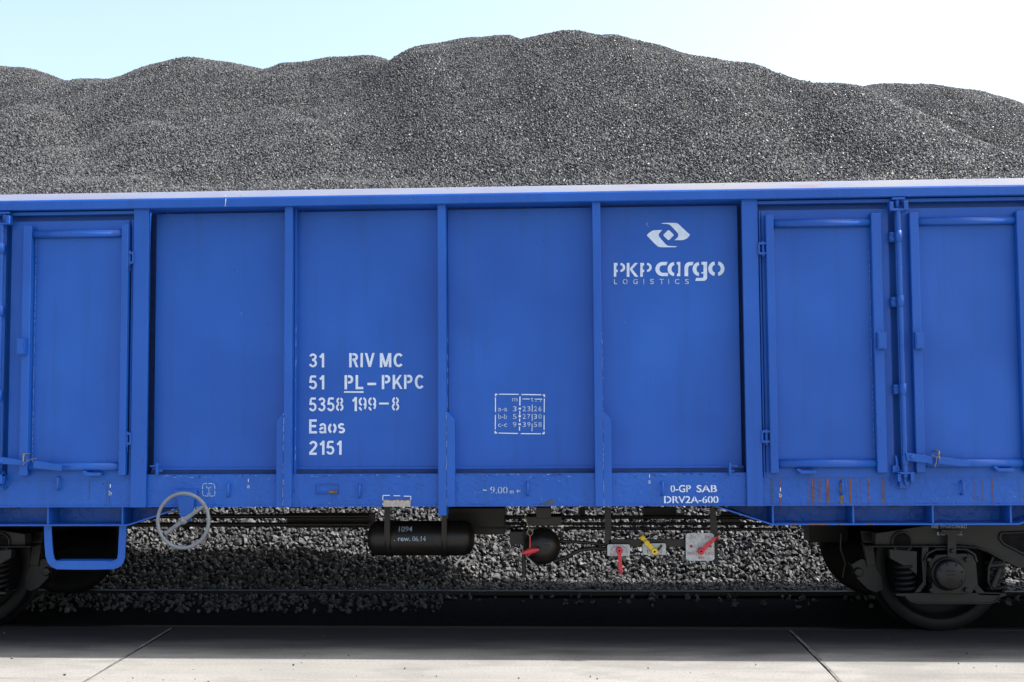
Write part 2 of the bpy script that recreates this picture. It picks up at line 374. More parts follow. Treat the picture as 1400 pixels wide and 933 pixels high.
coal['label'] = 'long grey black stockpile of loose coal lumps heaped behind the blue wagon'; coal['category'] = 'coal heap'

def grain_nodes(name, sizes=True):
    ng = bpy.data.node_groups.new(name, 'GeometryNodeTree')
    ng.interface.new_socket('Geometry', in_out='INPUT', socket_type='NodeSocketGeometry')
    ng.interface.new_socket('Geometry', in_out='OUTPUT', socket_type='NodeSocketGeometry')
    nn = ng.nodes; gi = nn.new('NodeGroupInput'); go = nn.new('NodeGroupOutput'); lk = ng.links.new
    g2i = nn.new('GeometryNodeGeometryToInstance')
    for s in range(5):
        ico = nn.new('GeometryNodeMeshIcoSphere'); ico.inputs['Radius'].default_value = 1; ico.inputs['Subdivisions'].default_value = 1
        rv = nn.new('FunctionNodeRandomValue'); rv.data_type = 'FLOAT_VECTOR'
        rv.inputs[0].default_value = (-.42,)*3; rv.inputs[1].default_value = (.42,)*3; rv.inputs['Seed'].default_value = 11+s
        sp = nn.new('GeometryNodeSetPosition'); sm = nn.new('GeometryNodeSetMaterial'); sm.inputs['Material'].default_value = M_coal
        lk(ico.outputs[0], sp.inputs['Geometry']); lk(rv.outputs[0], sp.inputs['Offset']); lk(sp.outputs[0], sm.inputs['Geometry']); lk(sm.outputs[0], g2i.inputs[0])
    at_ = nn.new('GeometryNodeInputNamedAttribute'); at_.data_type = 'FLOAT'; at_.inputs['Name'].default_value = 'grain'
    cmp = nn.new('FunctionNodeCompare'); cmp.data_type = 'FLOAT'; cmp.operation = 'GREATER_THAN'; cmp.inputs[1].default_value = .001
    lk(at_.outputs[0], cmp.inputs[0])
    iop = nn.new('GeometryNodeInstanceOnPoints'); iop.inputs['Pick Instance'].default_value = True
    ri = nn.new('FunctionNodeRandomValue'); ri.data_type = 'INT'; ri.inputs[4].default_value = 0; ri.inputs[5].default_value = 4; ri.inputs['Seed'].default_value = 3
    rr = nn.new('FunctionNodeRandomValue'); rr.data_type = 'FLOAT_VECTOR'; rr.inputs[0].default_value = (0, 0, 0); rr.inputs[1].default_value = (6.283,)*3; rr.inputs['Seed'].default_value = 5
    e2r = nn.new('FunctionNodeEulerToRotation'); lk(rr.outputs[0], e2r.inputs[0])
    rs = nn.new('FunctionNodeRandomValue'); rs.data_type = 'FLOAT_VECTOR'; rs.inputs[0].default_value = (.75, .7, .55); rs.inputs[1].default_value = (1.35, 1.2, 1.0); rs.inputs['Seed'].default_value = 9
    vm = nn.new('ShaderNodeVectorMath'); vm.operation = 'SCALE'; lk(rs.outputs[0], vm.inputs[0]); lk(at_.outputs[0], vm.inputs['Scale'])
    lk(gi.outputs[0], iop.inputs['Points']); lk(cmp.outputs[0], iop.inputs['Selection']); lk(g2i.outputs[0], iop.inputs['Instance'])
    lk(ri.outputs[2], iop.inputs['Instance Index']); lk(e2r.outputs[0], iop.inputs['Rotation']); lk(vm.outputs[0], iop.inputs['Scale'])
    jn = nn.new('GeometryNodeJoinGeometry'); lk(gi.outputs[0], jn.inputs[0]); lk(iop.outputs[0], jn.inputs[0]); lk(jn.outputs[0], go.inputs[0])
    return ng
NG = grain_nodes('coal_grains')
md = coal.modifiers.new('grains', 'NODES'); md.node_group = NG

# crumbs of coal lying about on the concrete
k = 150; cy = np.concatenate([rng.uniform(-.9, .45, 90), rng.uniform(-6, -.9, 60)]); cx = rng.uniform(-5, 5, k)
cs = np.minimum(np.exp(rng.normal(-5.5, .4, k)), .0075)
me = bpy.data.meshes.new('coal_crumbs'); me.from_pydata([(float(a), float(b), float(s)*.6) for a, b, s in zip(cx, cy, cs)], [], [])
aa = me.attributes.new('grain', 'FLOAT', 'POINT'); aa.data.foreach_set('value', cs.astype(np.float32)); me.materials.append(M_coal)
crumbs = bpy.data.objects.new('coal_crumbs', me); col.objects.link(crumbs); kind(crumbs, 'stuff')
crumbs['label'] = 'tiny black coal crumbs scattered over the pale concrete'; crumbs['category'] = 'coal crumbs'
crumbs.modifiers.new('grains', 'NODES').node_group = NG

# ================================================================== THE WAGON
B = MB
Xw0, Xw1 = -7.25, 5.72
wagon = root('freight_wagon', (-.77, 1.45, 0), 'long blue open freight wagon with white stencilled lettering standing on the track', 'railway wagon')
YP, YS, YD = .115, .030, .026           # faces of side sheets, sill, door leaves (posts stand at 0)
Zsill0 = zz(600, 692.5, YS); Zsill1 = zz(600, 648, YS); Zrail0 = zz(605, 278.6, -.03); Zrail1 = zz(605, 266, -.03); Ztop = zz(605, 256.3, .03)
Zdoor0 = zz(1150, 652.7, YD); Zdoor1 = zz(1120, 287, YD)
Zlip = zz(700, 639, YP)

def dent(x, z):
    return .0035*math.sin(x*5.1+1.3*math.sin(z*2.2))*math.sin(z*2.6+.8*x)+.002*math.sin(x*11+z*4)*math.sin(z*6.1-x*2)

SHEETS = []
def surf(x, z):
    for x0, x1, z0, z1, y, amp in SHEETS:
        if x0 <= x <= x1 and y > .08:
            u, v = (x-x0)/(x1-x0), (z-z0)/(z1-z0)
            return y+amp*min(1, 6*min(u, 1-u))*min(1, 8*min(v, 1-v))*(.0055+dent(x, z))
    return YP
def sheet(x0, x1, z0, z1, y, n=30, m=48, amp=1.7, thick=.004):
    SHEETS.append((x0, x1, z0, z1, y, amp)); mb = MB(); vs = []
    for j in range(m+1):
        for i in range(n+1):
            u, v = i/n, j/m; x = x0+(x1-x0)*u; z = z0+(z1-z0)*v
            edge = min(1, 6*min(u, 1-u))*min(1, 8*min(v, 1-v))
            vs.append((x, y+amp*edge*(.0055+dent(x, z)), z))
    fs = [(j*(n+1)+i, j*(n+1)+i+1, (j+1)*(n+1)+i+1, (j+1)*(n+1)+i) for j in range(m) for i in range(n)]
    mb.add(vs, fs, 0, True)
    mb.add([(x0, y+.03, z0), (x1, y+.03, z0), (x1, y+.03, z1), (x0, y+.03, z1)], [(0, 1, 2, 3)])
    return mb

# posts: (left top, left bottom, right top, right bottom) in photo points
post_px = [((183.6,286),(176.7,690),(204.3,286),(198.4,695)), ((388.2,285),(388.9,575),(398.9,285),(399.6,690)), ((598,280),(599,690),(609,280),(610.6,690)),
           ((809,280),(814.5,690),(820.6,280),(825.6,690)), ((1013.5,275),(1021.8,690),(1035,275),(1044.2,690))]
posts = [(vx(*a, *b, 0), vx(*c, *d, 0)) for a, b, c, d in post_px]
rodR = vx(1225.5, 310, 1236, 630, 0); rodL = vx(5.5, 310, -.5, 630, 0)
bay = (posts[4][0]-posts[0][1])/4
pc = [.5*(a+b) for a, b in posts]
x6 = 2*rodR-pc[4]; x0m = 2*rodL-pc[0]
hw = .5*(posts[0][1]-posts[0][0])
ext = [(x6-hw, x6+hw), (Xw1-2*hw, Xw1), (x0m-hw, x0m+hw), (Xw0, Xw0+2*hw)]

# side sheets, one per bay
panels = []
cx = [pc[0], pc[1], pc[2], pc[3], pc[4]]
for i in range(4):
    xa_, xb_ = cx[i]+.003, cx[i+1]-.003
    if i == 0: xa_ = posts[0][1]+.010
    if i == 3: xb_ = posts[4][0]-.012
    if i in (1, 2): xa_ = posts[i][1]+.004
    panels.append(sheet(xa_, xb_, Zlip-.03, Zrail0-.018, YP).build('side_panel', M_blue, wagon))
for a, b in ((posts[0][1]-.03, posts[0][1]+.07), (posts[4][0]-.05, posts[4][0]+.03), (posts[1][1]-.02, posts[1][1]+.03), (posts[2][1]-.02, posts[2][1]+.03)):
    mb = B(); mb.box(a, b, YP+.05, YP+.06, Zlip-.03, Zrail0+.012); mb.build('slot_shade_strip', M_gapshade, wagon)  # backing strips behind the slots, coloured as their shade
mb = B(); mb.box(Xw0+.035, Xw1-.035, YP+.064, YP+.072, Zsill0+.03, Ztop-.03); mb.build('leak_stop_sheet', M_gapshade, wagon)  # added inner sheet, blocks sun leaking through the gaps
for a, b in ((x6, Xw1-.03), (Xw0+.03, x0m)):
    sheet(a, b, Zlip-.03, Zrail0-.018, YP).build('side_panel', M_blue, wagon)
# bottom lip of the sheets
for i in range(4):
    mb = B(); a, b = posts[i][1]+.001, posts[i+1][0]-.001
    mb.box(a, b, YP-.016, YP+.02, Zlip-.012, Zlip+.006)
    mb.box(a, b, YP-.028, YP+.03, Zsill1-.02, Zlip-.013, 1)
    mb.build('lower_lip', [M_blue, M_gapshade], wagon, .003)

# wide posts at the doors, narrow posts with gussets between the bays
for (a, b) in [posts[0], posts[4]]+ext:
    mb = B(); mb.pxz([(a, Zsill0-.002), (b, Zsill0-.002), (b, Zrail0+.01), (a, Zrail0+.01)], 0, .028); mb.box(a+.05, b-.05, .0275, YP+.055, Zsill1-.03, Zrail0+.01)
    mb.build('side_post', M_chip, wagon, .006, 3)
zg0 = zz(600, 575, .01); zg1 = zz(600, 564, .01)
for i, gx_, side in ((1, 377.2, -1), (2, 622, 1), (3, 837, 1)):
    a, b = posts[i]; mb = B()
    zb = zz(605, 705.5, 0) if i == 2 else Zsill0-.002
    mb.box(a, b, 0, YP+.02, zb, Zrail0+.01)
    post = mb.build('side_post', M_chip, wagon, .004, 2)
    xg = at(gx_, 690, .004)[0]; mb = B()
    q = (a-.001) if side < 0 else (b+.001)
    mb.pxz([(q, Zsill0-.001), (xg, Zsill0-.001), (xg, zg0), (q+(xg-q)*.12, zg1), (q, zg1)], .006 if side < 0 else .004, YP)
    mb.build('gusset', M_blue, post, .003)
    # ragged weld bead along the seam and along the flank
    mb = B()
    for xs, z0, z1, y in ((q, Zsill0+.01, zg1, -.0005), ((b+.012 if i == 1 else b+.004), Zsill1-.2, Zrail0-.75 if i == 1 else Zrail0-.9, .052)):
        z = z0
        while z < z1:
            l = random.uniform(.012, .05); r = random.uniform(.0012, .003)
            if random.random() < (.8 if i == 1 else .6): mb.tube([(xs+random.uniform(-.002, .002), y, z), (xs+random.uniform(-.002, .002), y, min(z+l, z1))], r, 6)
            z += l*random.uniform(.9, 1.6)
    kindp(mb.build('weld_bead', M_weld, post), 'stuff')
# flange strip beside the second post
mb = B(); xa = at(402.5, 500, .055)[0]
mb.box(xa, xa+.012, .050, YP+.01, Zsill1-.005, Zrail0); mb.build('post_flange', M_blue, wagon, .002)

# top rail with sunlit bevelled crown
mb = B(); n = 8
prof = [(YP+.03, Zrail0), (-.026, Zrail0), (-.03, Zrail0+.004), (-.03, Zrail1-.006)]
for k in range(n+1):
    q = math.pi/2*.62*k/n
    prof.append((-.03+.02*(1-math.cos(q)), Zrail1-.006+.02*math.sin(q)))
nface = len(prof)
prof2 = [(prof[-1][0]+.034, Ztop-.010), (prof[-1][0]+.046, Ztop-.003), (prof[-1][0]+.062, Ztop), (.135, Ztop), (.135, Zrail0)]
full = prof+prof2
xs = np.arange(Xw0, Xw1+.001, .24); vs = []; fs = []; ms = []
for x in xs:
    wob = .0022*math.sin(x*3.1)+.0015*math.sin(x*7.7)
    vs += [(x, y+wob*(1 if y < .1 else 0), z+.3*wob) for y, z in full]
nf = len(full); mb = B(); mb.v = vs
for i in range(len(xs)-1):
    for k in range(nf):
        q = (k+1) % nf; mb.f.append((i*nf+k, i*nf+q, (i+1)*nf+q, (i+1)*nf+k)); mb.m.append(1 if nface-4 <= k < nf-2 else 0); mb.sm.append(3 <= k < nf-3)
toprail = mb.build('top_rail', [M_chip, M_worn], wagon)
# rail butt joint seen as a pale ragged mark
mb = B(); xj = at(308, 268, -.03)[0]
mb.tube([(xj, -.0312, Zrail0+.004), (xj+.004, -.0315, Zrail1-.01), (xj-.004, -.013, Zrail1+.022)], .0018, 6); mb.build('weld_bead', M_white, toprail)

# sill with loops, scuffed
mb = B(); mb.pxz([(Xw0, Zsill0), (Xw1, Zsill0), (Xw1, Zsill1), (Xw0, Zsill1)], YS, YS+.06)
mb.box(Xw0, Xw1, YS-.006, YS-.0005, Zsill0-.001, Zsill0+.009)
xa, za = at(1041, 655, YS); 
def streak(px, wpx, mi, py0=654, py1=691, m=None):
    t = m or mb; x, _ = at(px, 672, YS); w_ = wpx*.0050/2; zs = np.linspace(zz(px, py0, YS), zz(px, py1, YS), 14); L, R = [], []
    for i, z in enumerate(zs):
        a = w_*random.uniform(.75, 1.2); d = random.uniform(-.0008, .0008)
        L.append((x-a+d, YS-.0025, z)); R.append((x+a+d, YS-.0025, z))
    t.add(L+R, [(i, i+14, i+15, i+1) for i in range(13)], mi)
for px, wd, mi in ((1054.3,1.2,3),(1056.3,.7,3),(1066.7,1.6,1),(1104.5,.6,1),(1110.5,1.5,1),(1113.6,.8,2),(1119,.7,2),(1122,.9,2),(1131.5,3.2,1),(1150.7,4.0,2),(1162.3,2.4,1),(1172,.7,2),(1177.5,.6,2),(1188.2,1.7,1),(1206.5,1.0,2),(1209,.5,2),(1343,.6,2),(1394,.7,2),(1332,.4,1)):
    streak(px, wd, mi)
streak(1357, 1.1, 1, 654, 672); streak(1356.5, .7, 1, 670, 690)
streak(150, .8, 3, 656, 690); streak(122, .7, 3, 656, 684); streak(146, .6, 3, 657, 690)
rc = random.Random(12)
def chip(x, z, w_, h_, mi):
    n = 7; o = [(x+w_*math.cos(2*math.pi*k/n)*rc.uniform(.5, 1.1), YS-.0015, z+h_*math.sin(2*math.pi*k/n)*rc.uniform(.5, 1.1)) for k in range(n)]
    mb.add(o, [tuple(range(n))], mi)
for k in range(230):
    x = rc.uniform(posts[0][1], posts[4][0]) if k < 150 else rc.uniform(-5, 4.5)
    if any(a-.05 < x < b+.09 for a, b in posts): continue
    z = Zsill1-.003-abs(rc.gauss(0, .012)) if k < 150 else rc.uniform(Zsill0+.01, Zdoor0-.01)
    s_ = rc.uniform(.5, 1.6); chip(x, z, .010*s_ if k < 150 else .005*s_, .0028*s_, 4 if rc.random() < .75 else 5)
x, z = at(752, 688, YS); mb.add([(x-.11, YS-.0015, Zsill0+.001), (x-.02, YS-.0015, z+.012), (x+.015, YS-.0015, z+.03), (x+.03, YS-.0015, z+.005), (x+.02, YS-.0015, Zsill0+.001)], [(0, 1, 2, 3, 4)], 3)
sill = mb.build('side_sill', [M_peel, M_rust, M_ochre, M_olive, M_scuff, M_weld], wagon)
# loops on the sill
def loop(px, py, big=1.0):
    x, z = at(px, py, YS); h = .042*big; mb = B()
    mb.tube([(x, YS, z+h), (x+.001, YS-.018, z+h), (x+.003, YS-.030, z+h*.7), (x+.003, YS-.032, z), (x+.002, YS-.030, z-h*.7), (x, YS-.018, z-h), (x, YS, z-h)], .0085, 8)
    return mb
first = None
for px, py in ((81,661),(313,670),(492,671),(721,668),(905,668),(1150,667),(1314,667)):
    x, z = at(px, py, YS)
    if first is None:
        first = loop(px, py).build('tie_loop', M_chip, wagon); fx, fz = x, z
    else: dup(first, (x-fx, 0, z-fz))
# small ratchet brackets beside the wide posts
for px, s in ((217, 1), (997, -1)):
    x, z = at(px, 640, YS); mb = B()
    mb.box(x-.008, x+.008, YS-.035, YS, z-.045, z+.035); mb.box(x-.004, x+.03, YS-.02, YS, z-.025, z-.012); mb.tube([(x+.02*s, YS-.01, z+.02), (x-.055*s, YS-.012, z+.012)], .006, 8)
    mb.build('door_catch', M_blue, wagon, .002)
# recessed plate with label slot, grey unpainted patch
x, z = at(447.5, 669, YS); mb = B(); w2, h2_ = .078, .033
for a in ([(x-w2, z-h2_), (x+w2, z-h2_), (x+w2, z+h2_), (x-w2, z+h2_)],):
    mb.tube([(p, YS-.004, q) for p, q in a], .0032, 6, True)
mb.box(x-w2+.008, x+w2-.008, YS-.006, YS-.001, z-h2_+.008, z-h2_+.014); mb.box(x+.012, x+w2-.01, YS-.009, YS-.001, z-h2_+.005, z-h2_+.022, 1)
mb.build('label_holder', [M_chip, M_ochre], wagon, .001)
x0, z1 = at(524.4, 684, YS); x1, z0 = at(561.5, 693, YS); mb = B(); k = 26
top = [(x0+(x1-x0)*i/k, YS-.008, z1+random.uniform(-.006, .003)) for i in range(k+1)]
mb.add(top+[(p[0], YS-.008, Zsill0-.001) for p in top], [(i, i+1, i+k+2, i+k+1) for i in range(k)])
mb.add([(p[0], YS-.0075, p[2]+.005+random.uniform(-.003, .004)) for p in top]+[(p[0], YS-.0075, p[2]-.004) for p in top], [(i, i+1, i+k+2, i+k+1) for i in range(k)], 1)
mb.build('bare_patch', [M_bare, M_rust], wagon)

# ------------------------------------------------------------------ doors
def v_(px1, py1, px2, py2, Y): return vx(px1, py1, px2, py2, Y)
def door(sheet_x, stiles, ztop_tube, zbot_tube, stile_z, latch, hinges, hinge_dir, ledge):
    xs0, xs1 = sheet_x
    leaf = sheet(xs0, xs1, Zdoor0, Zdoor1, YD, 24, 44, 1.7).build('door', M_blue, wagon)
    mb = B()
    for (a, b) in stiles: mb = B(); mb.box(a, b, -.022, YD, stile_z[0], stile_z[1]); mb.build('door_stile', M_chip, leaf, .007, 3)
    (a0, a1), (b0, b1) = stiles
    for (z0, z1) in (ztop_tube, zbot_tube):
        c = .5*(z0+z1); r = .5*abs(z1-z0); n = 14
        prof = [(YD, c-r)]+[(YD-.038*math.sin(math.pi*k/n)**.45, c-r*math.cos(math.pi*k/n)) for k in range(1, n)]+[(YD, c+r)]
        mb = B(); mb.pyz(prof, a1-.001, b0+.001, 0, True); mb.build('door_bar', M_chip, leaf)
    x, z = latch; mb = B(); mb.box(x-.029, x+.029, -.06, -.02, z-.056, z+.056); mb.box(x-.022, x+.022, -.064, -.06, z-.05, z+.05)
    mb.build('latch_block', M_chip, leaf, .006, 3)
    for x, z in hinges:
        mb = B(); d = hinge_dir
        mb.box(x-.03, x+.03, -.012, .05, z+.026, z+.042); mb.box(x-.03, x+.03, -.012, .05, z-.042, z-.026)
        mb.tube([(x, .004, z-.055), (x, .004, z+.05)], .011, 10); mb.box(x-.03*d-.006, x-.03*d+.006, -.01, .05, z-.042, z+.042)
        mb.tube([(x+.005, 0, z-.055), (x+.012, -.006, z-.09)], .0022, 6)
        mb.build('hinge', M_chip, leaf, .002)
    x, z = ledge; mb = B(); mb.pxz([(x-.075, z+.02), (x-.05, z-.014), (x+.055, z-.014), (x+.055, z+.008), (x-.04, z+.01), (x-.055, z+.022)], -.03, YD)
    mb.box(x-.05, x+.055, -.034, -.03, z-.012, z+.006)
    mb.build('door_step', M_chip, leaf, .002)
    return leaf
sz = (zz(1205, 647, -.02), zz(1200, 291, -.02))
tt = (zz(1120, 310, -.01), zz(1120, 299, -.01)); bt = (zz(1120, 640.5, -.01), zz(1120, 628.5, -.01))
SY = -.022
R1 = [(v_(1048, 292, 1052.5, 645, SY), v_(1059, 292, 1063.6, 645, SY)), (v_(1192.6, 292, 1198, 645, SY), v_(1207, 292, 1211.7, 645, SY))]
mr = lambda x: 2*rodR-x
s1 = v_(1042, 320, 1047, 640, YD)
d1 = door((s1, rodR-.052), R1, tt, bt, sz, at(1205.5, 466, -.05), [at(1043.5, 340, 0), at(1048, 597, 0)], 1, at(1103, 645, 0))
R2 = [(v_(1243.6, 292, 1253, 645, SY), v_(1255.7, 292, 1266, 645, SY)), (v_(1390, 290, 1401, 640, SY), v_(1401, 290, 1413, 640, SY))]
tt2 = tt; bt2 = bt
d2 = door((rodR-.006, mr(s1)), R2, tt2, bt2, sz, at(1257, 466, -.05), [(mr(at(1043.5, 340, 0)[0]), at(1043.5, 340, 0)[1]), (mr(at(1048, 597, 0)[0]), at(1048, 597, 0)[1])], -1, at(1372, 642, 0))
L1 = [(v_(32, 308, 24.5, 645, SY), v_(44, 308, 36, 645, SY)), (v_(166.3, 306, 161, 645, SY), v_(175.5, 306, 170.5, 645, SY))]
szL = sz
s2 = v_(177.5, 320, 171.5, 640, YD)
d3 = door((rodL+.045, s2), L1, tt, bt, szL, at(29, 474, -.05), [at(176.5, 353, 0), at(173, 600, 0)], -1, at(129, 648, 0))
ml = lambda x: 2*rodL-x
L2 = [(ml(L1[1][1]), ml(L1[1][0])), (ml(L1[0][1]), ml(L1[0][0]))]
d4 = door((ml(s2), rodL+.006), L2, tt, bt, szL, (ml(at(29, 474, -.05)[0]), at(29, 474, -.05)[1]), [(ml(at(176.5, 353, 0)[0]), at(176.5, 353, 0)[1]), (ml(at(173, 600, 0)[0]), at(173, 600, 0)[1])], 1, (ml(at(129, 648, 0)[0]), at(129, 648, 0)[1]))
# door openings: header strip, dark reveal, backing
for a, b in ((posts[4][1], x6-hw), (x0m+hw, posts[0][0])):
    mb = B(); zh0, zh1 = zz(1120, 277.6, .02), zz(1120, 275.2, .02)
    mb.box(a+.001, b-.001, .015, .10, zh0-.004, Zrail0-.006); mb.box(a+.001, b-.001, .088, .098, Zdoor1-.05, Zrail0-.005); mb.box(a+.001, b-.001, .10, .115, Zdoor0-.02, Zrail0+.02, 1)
    mb.build('door_header', [M_blue, M_gapshade], wagon, .003)
    xm = rodR if a > 0 else rodL
    mb = B(); mb.box(xm-.09, xm+.09, YD+.045, YD+.06, Zdoor0, Zdoor1); mb.build('door_cover_strip', M_blue, wagon)
    # thin hinge rods in the gap beside the post
    for x in ((a+.016), (b-.016)): mb = B(); mb.tube([(x, .03, Zdoor0), (x, .03, Zdoor1)], .009, 8); mb.build('hinge_rod', M_blue, wagon)

for leaf, xs_, za, zb in ((d3, L1[0][1]+.012, Zdoor0+.1, Zdoor1-.12), (d1, R1[1][0]-.006, Zdoor0+.12, Zdoor1-.3)):
    mb = B(); z = za
    while z < zb:
        l = random.uniform(.008, .03); mb.tube([(xs_+random.uniform(-.0012, .0012), YD-.001, z), (xs_+random.uniform(-.0012, .0012), YD-.001, z+l)], random.uniform(.001, .0024), 5); z += l*random.uniform(1.0, 1.9)
    kindp(mb.build('weld_bead', M_weld, leaf), 'stuff')

def locking_bar(xr, zt, zb, lever_pts, wire):
    mb = B(); y = -.03; r = .0165
    mb.tube([(xr, y, zb), (xr, y, zt)], r, 14)
    bar = mb.build('locking_bar', M_chip, wagon)
    for z in (zz(1227, 323, y), zz(1230, 412, y), zz(1234, 532, y)):
        mb = B(); mb.lathe([(r+.001, -.038), (r+.007, -.036), (r+.007, .036), (r+.001, .038)], (xr, y, z), 'z', 16)
        mb.box(xr-.055, xr-.01, -.012, YD, z-.034, z+.03); mb.lathe([(.001, -.02), (.008, -.02), (.008, 0)], (xr-.045, -.012, z+.018), 'y', 8); mb.lathe([(.001, -.02), (.008, -.02), (.008, 0)], (xr-.045, -.012, z-.02), 'y', 8)
        mb.build('clamp', M_chip, bar)
    # upper fork and lower claw
    mb = B(); z = zt
    mb.box(xr-.06, xr+.06, y-.018, y+.03, z-.004, z+.010); mb.box(xr-.06, xr-.035, y-.02, y+.03, z, z+.055); mb.box(xr+.035, xr+.062, y-.022, y+.03, z, z+.06)
    mb.tube([(xr+.004, -.004, z+.02), (xr+.004, -.004, z+.075)], .014, 10); mb.box(xr-.035, xr+.05, -.028, .02, z+.075, z+.09)
    z = zb
    mb.box(xr-.055, xr+.05, y-.02, y+.028, z+.02, z+.034); mb.box(xr+.028, xr+.05, y-.024, y+.02, z-.03, z+.034); mb.box(xr-.055, xr-.036, y-.02, y+.02, z-.028, z+.03)
    mb.tube([(xr+.004, -.012, z+.01), (xr+.004, -.02, z-.03), (xr+.018, -.016, z-.055)], .013, 8)
    mb.build('claw', M_chip, bar, .002); mb = B(); mb.box(xr-.03, xr+.03, -.004, YS, z-.075, z+.05); mb.build('claw_plate', M_chip, bar, .002); mb = B()
    mb.tube([(xr-.07, .012, z+.03), (xr-.082, .01, z-.02), (xr-.06, .008, z-.06), (xr-.01, .006, z-.078)], .004, 6); mb.tube([(xr+.03, .008, z-.07), (xr+.062, .01, z-.03)], .004, 6)
    mb.build('safety_ring', M_chip, bar); mb = B()
    mb.lathe([(r+.001, -.03), (r+.005, -.03), (r+.005, .03), (r+.001, .03)], (xr, y, z+.115), 'z', 14)
    mb.tube([(xr-.05, 0, z+.14), (xr-.045, -.012, z+.09), (xr-.055, -.004, z+.05)], .009, 8); mb.box(xr-.075, xr-.03, -.01, YD, z+.03, z+.075)
    mb.build('pawl', M_chip, bar, .002)
    mb = B()
    for poly in lever_pts: mb.pxz([at(px, py, -.06) for px, py in poly], -.066, -.052)
    x, z = at(lever_pts[0][0][0]+9, lever_pts[0][0][1]+6, -.066)
    mb.lathe([(.001, -.008), (.014, -.008), (.016, 0)], (x, -.066, z), 'y', 12)
    mb.build('locking_lever', M_chip, bar, .003)
    mb = B(); mb.tube([(*(lambda q: (q[0], -.075, q[1]))(at(px, py, -.075)),) for px, py in wire], .0028, 6)
    wx, wz = at(wire[1][0], wire[1][1]-9, -.02); mb.tube([(wx, .02, wz), (wx, -.07, wz), (wx, -.072, wz-.05)], .006, 8)
    mb.build('tie_wire', M_wire, bar)
    return bar
locking_bar(rodR, zz(1225, 289, 0), zz(1237, 652, 0), [[(1238,619.5),(1245,619.8),(1275,624.5),(1275,634.5),(1240,630)], [(1282,624),(1300,626.5),(1325,630.5),(1325,638),(1310,637.5),(1282,634)]], [(1274,622),(1280,626),(1286,621),(1281,626),(1280,633),(1278,639)])
locking_bar(rodL, zz(5, 308, 0), zz(0, 655, 0), [[(-8,625),(2,625),(33,630),(33,636),(24,636),(-6,634)], [(46,630),(60,632),(85,636),(84,644.5),(70,643),(46,640)]], [(31,636),(37,630),(43,628),(50,627)])

# ------------------------------------------------------------------ solebar over the bogies
YW, YL = .215, .040
Zf0 = zz(700, 718.7, YL)
def solebar(pts_top, pts_bot, ribs):
    (xa, xb), (xc, xd) = pts_top, pts_bot      # trapezoid: top from xa to xb, bottom flange from xc to xd
    mb = B(); mb.pxz([(xa, Zsill0+.02), (xb, Zsill0+.02), (xd, Zf0+.004), (xc, Zf0+.004)], YW, YW+.012)
    web = mb.build('solebar', M_peel, wagon)
    t = .010; mb = B()
    pth = [(xa, Zsill0-.004), (xc, Zf0), (xd, Zf0), (xb, Zsill0-.004)]
    for (p, q) in zip(pth[:-1], pth[1:]): mb.pxz([p, q, (q[0], q[1]+t), (p[0], p[1]+t)], YL, YW+.1)
    for a, b in ((1105, 1132), (1146, 1152), (1186, 1193), (1083, 1089)) if xa > 0 else ():
        a, b = at(a, 718, YL)[0], at(b, 718, YL)[0]; mb.box(a, b, YL-.0012, YL, Zf0+.001, Zf0+.008, 1)
    mb.build('flange', [M_chip, M_rust], web)
    for r in ribs:
        mb = B(); mb.box(r-.006, r+.006, YL+.004, YW-.002, Zf0+t, Zsill0-.001); mb.build('stiffener', M_chip, web, .0015)
rx = [at(p, 706, YL)[0] for p in (1057, 1167, 1275.8, 1382.5)]
solebar((at(975, 693.5, YL)[0], 2*at(1220, 706, YL)[0]-at(975, 693.5, YL)[0]), (rx[0]-.01, rx[3]+.05), rx)
lx = [at(p, 706, YL)[0] for p in (167, 65)]; lx += [lx[1]-(lx[0]-lx[1]), lx[1]-2*(lx[0]-lx[1])]
solebar((lx[3]-.45, at(253, 693.5, YL)[0]), (lx[3]-.05, at(174, 720, YL)[0]), lx)

# stirrup step
def S_(l, Y): return [at(a, b, Y) for a, b in l]
mb = B(); Y = .07
out = [(59.8,719)]+[(60.6,745),(62,762),(65,770),(70,775.5),(77,778.8),(100,779.3),(130,779.3),(155,778.8),(162,776.5),(168,771),(170.5,763),(171.5,745),(172.8,719)]
inn = [(70,719),(71.2,745),(73,763),(75,766),(79,767.6),(100,768),(130,768),(154,767.2),(159,765.5),(161,762),(161.6,745),(163,719)]
A, I = S_(out, Y), S_(inn, Y)
vs = []; n = len(A)
# resample the inner outline onto the same count
tt_ = np.linspace(0, len(I)-1, n); I = [(np.interp(t, range(len(I)), [p[0] for p in I]), np.interp(t, range(len(I)), [p[1] for p in I])) for t in tt_]
for dy in (0, .012): vs += [(x, Y+dy, z) for x, z in A]+[(x, Y+dy, z) for x, z in I]
fs = []
for i in range(n-1):
    fs += [(i, i+1, n+i+1, n+i), (2*n+i, 3*n+i, 3*n+i+1, 2*n+i+1), (i, 2*n+i, 2*n+i+1, i+1), (n+i, n+i+1, 3*n+i+1, 3*n+i)]
mb.add(vs, fs); a, b = at(75, 768, Y), at(158, 768, Y)
mb.box(a[0], b[0], Y, Y+.10, b[1]-.004, b[1]+.004)
mb.build('foot_step', M_chip, wagon, .003)

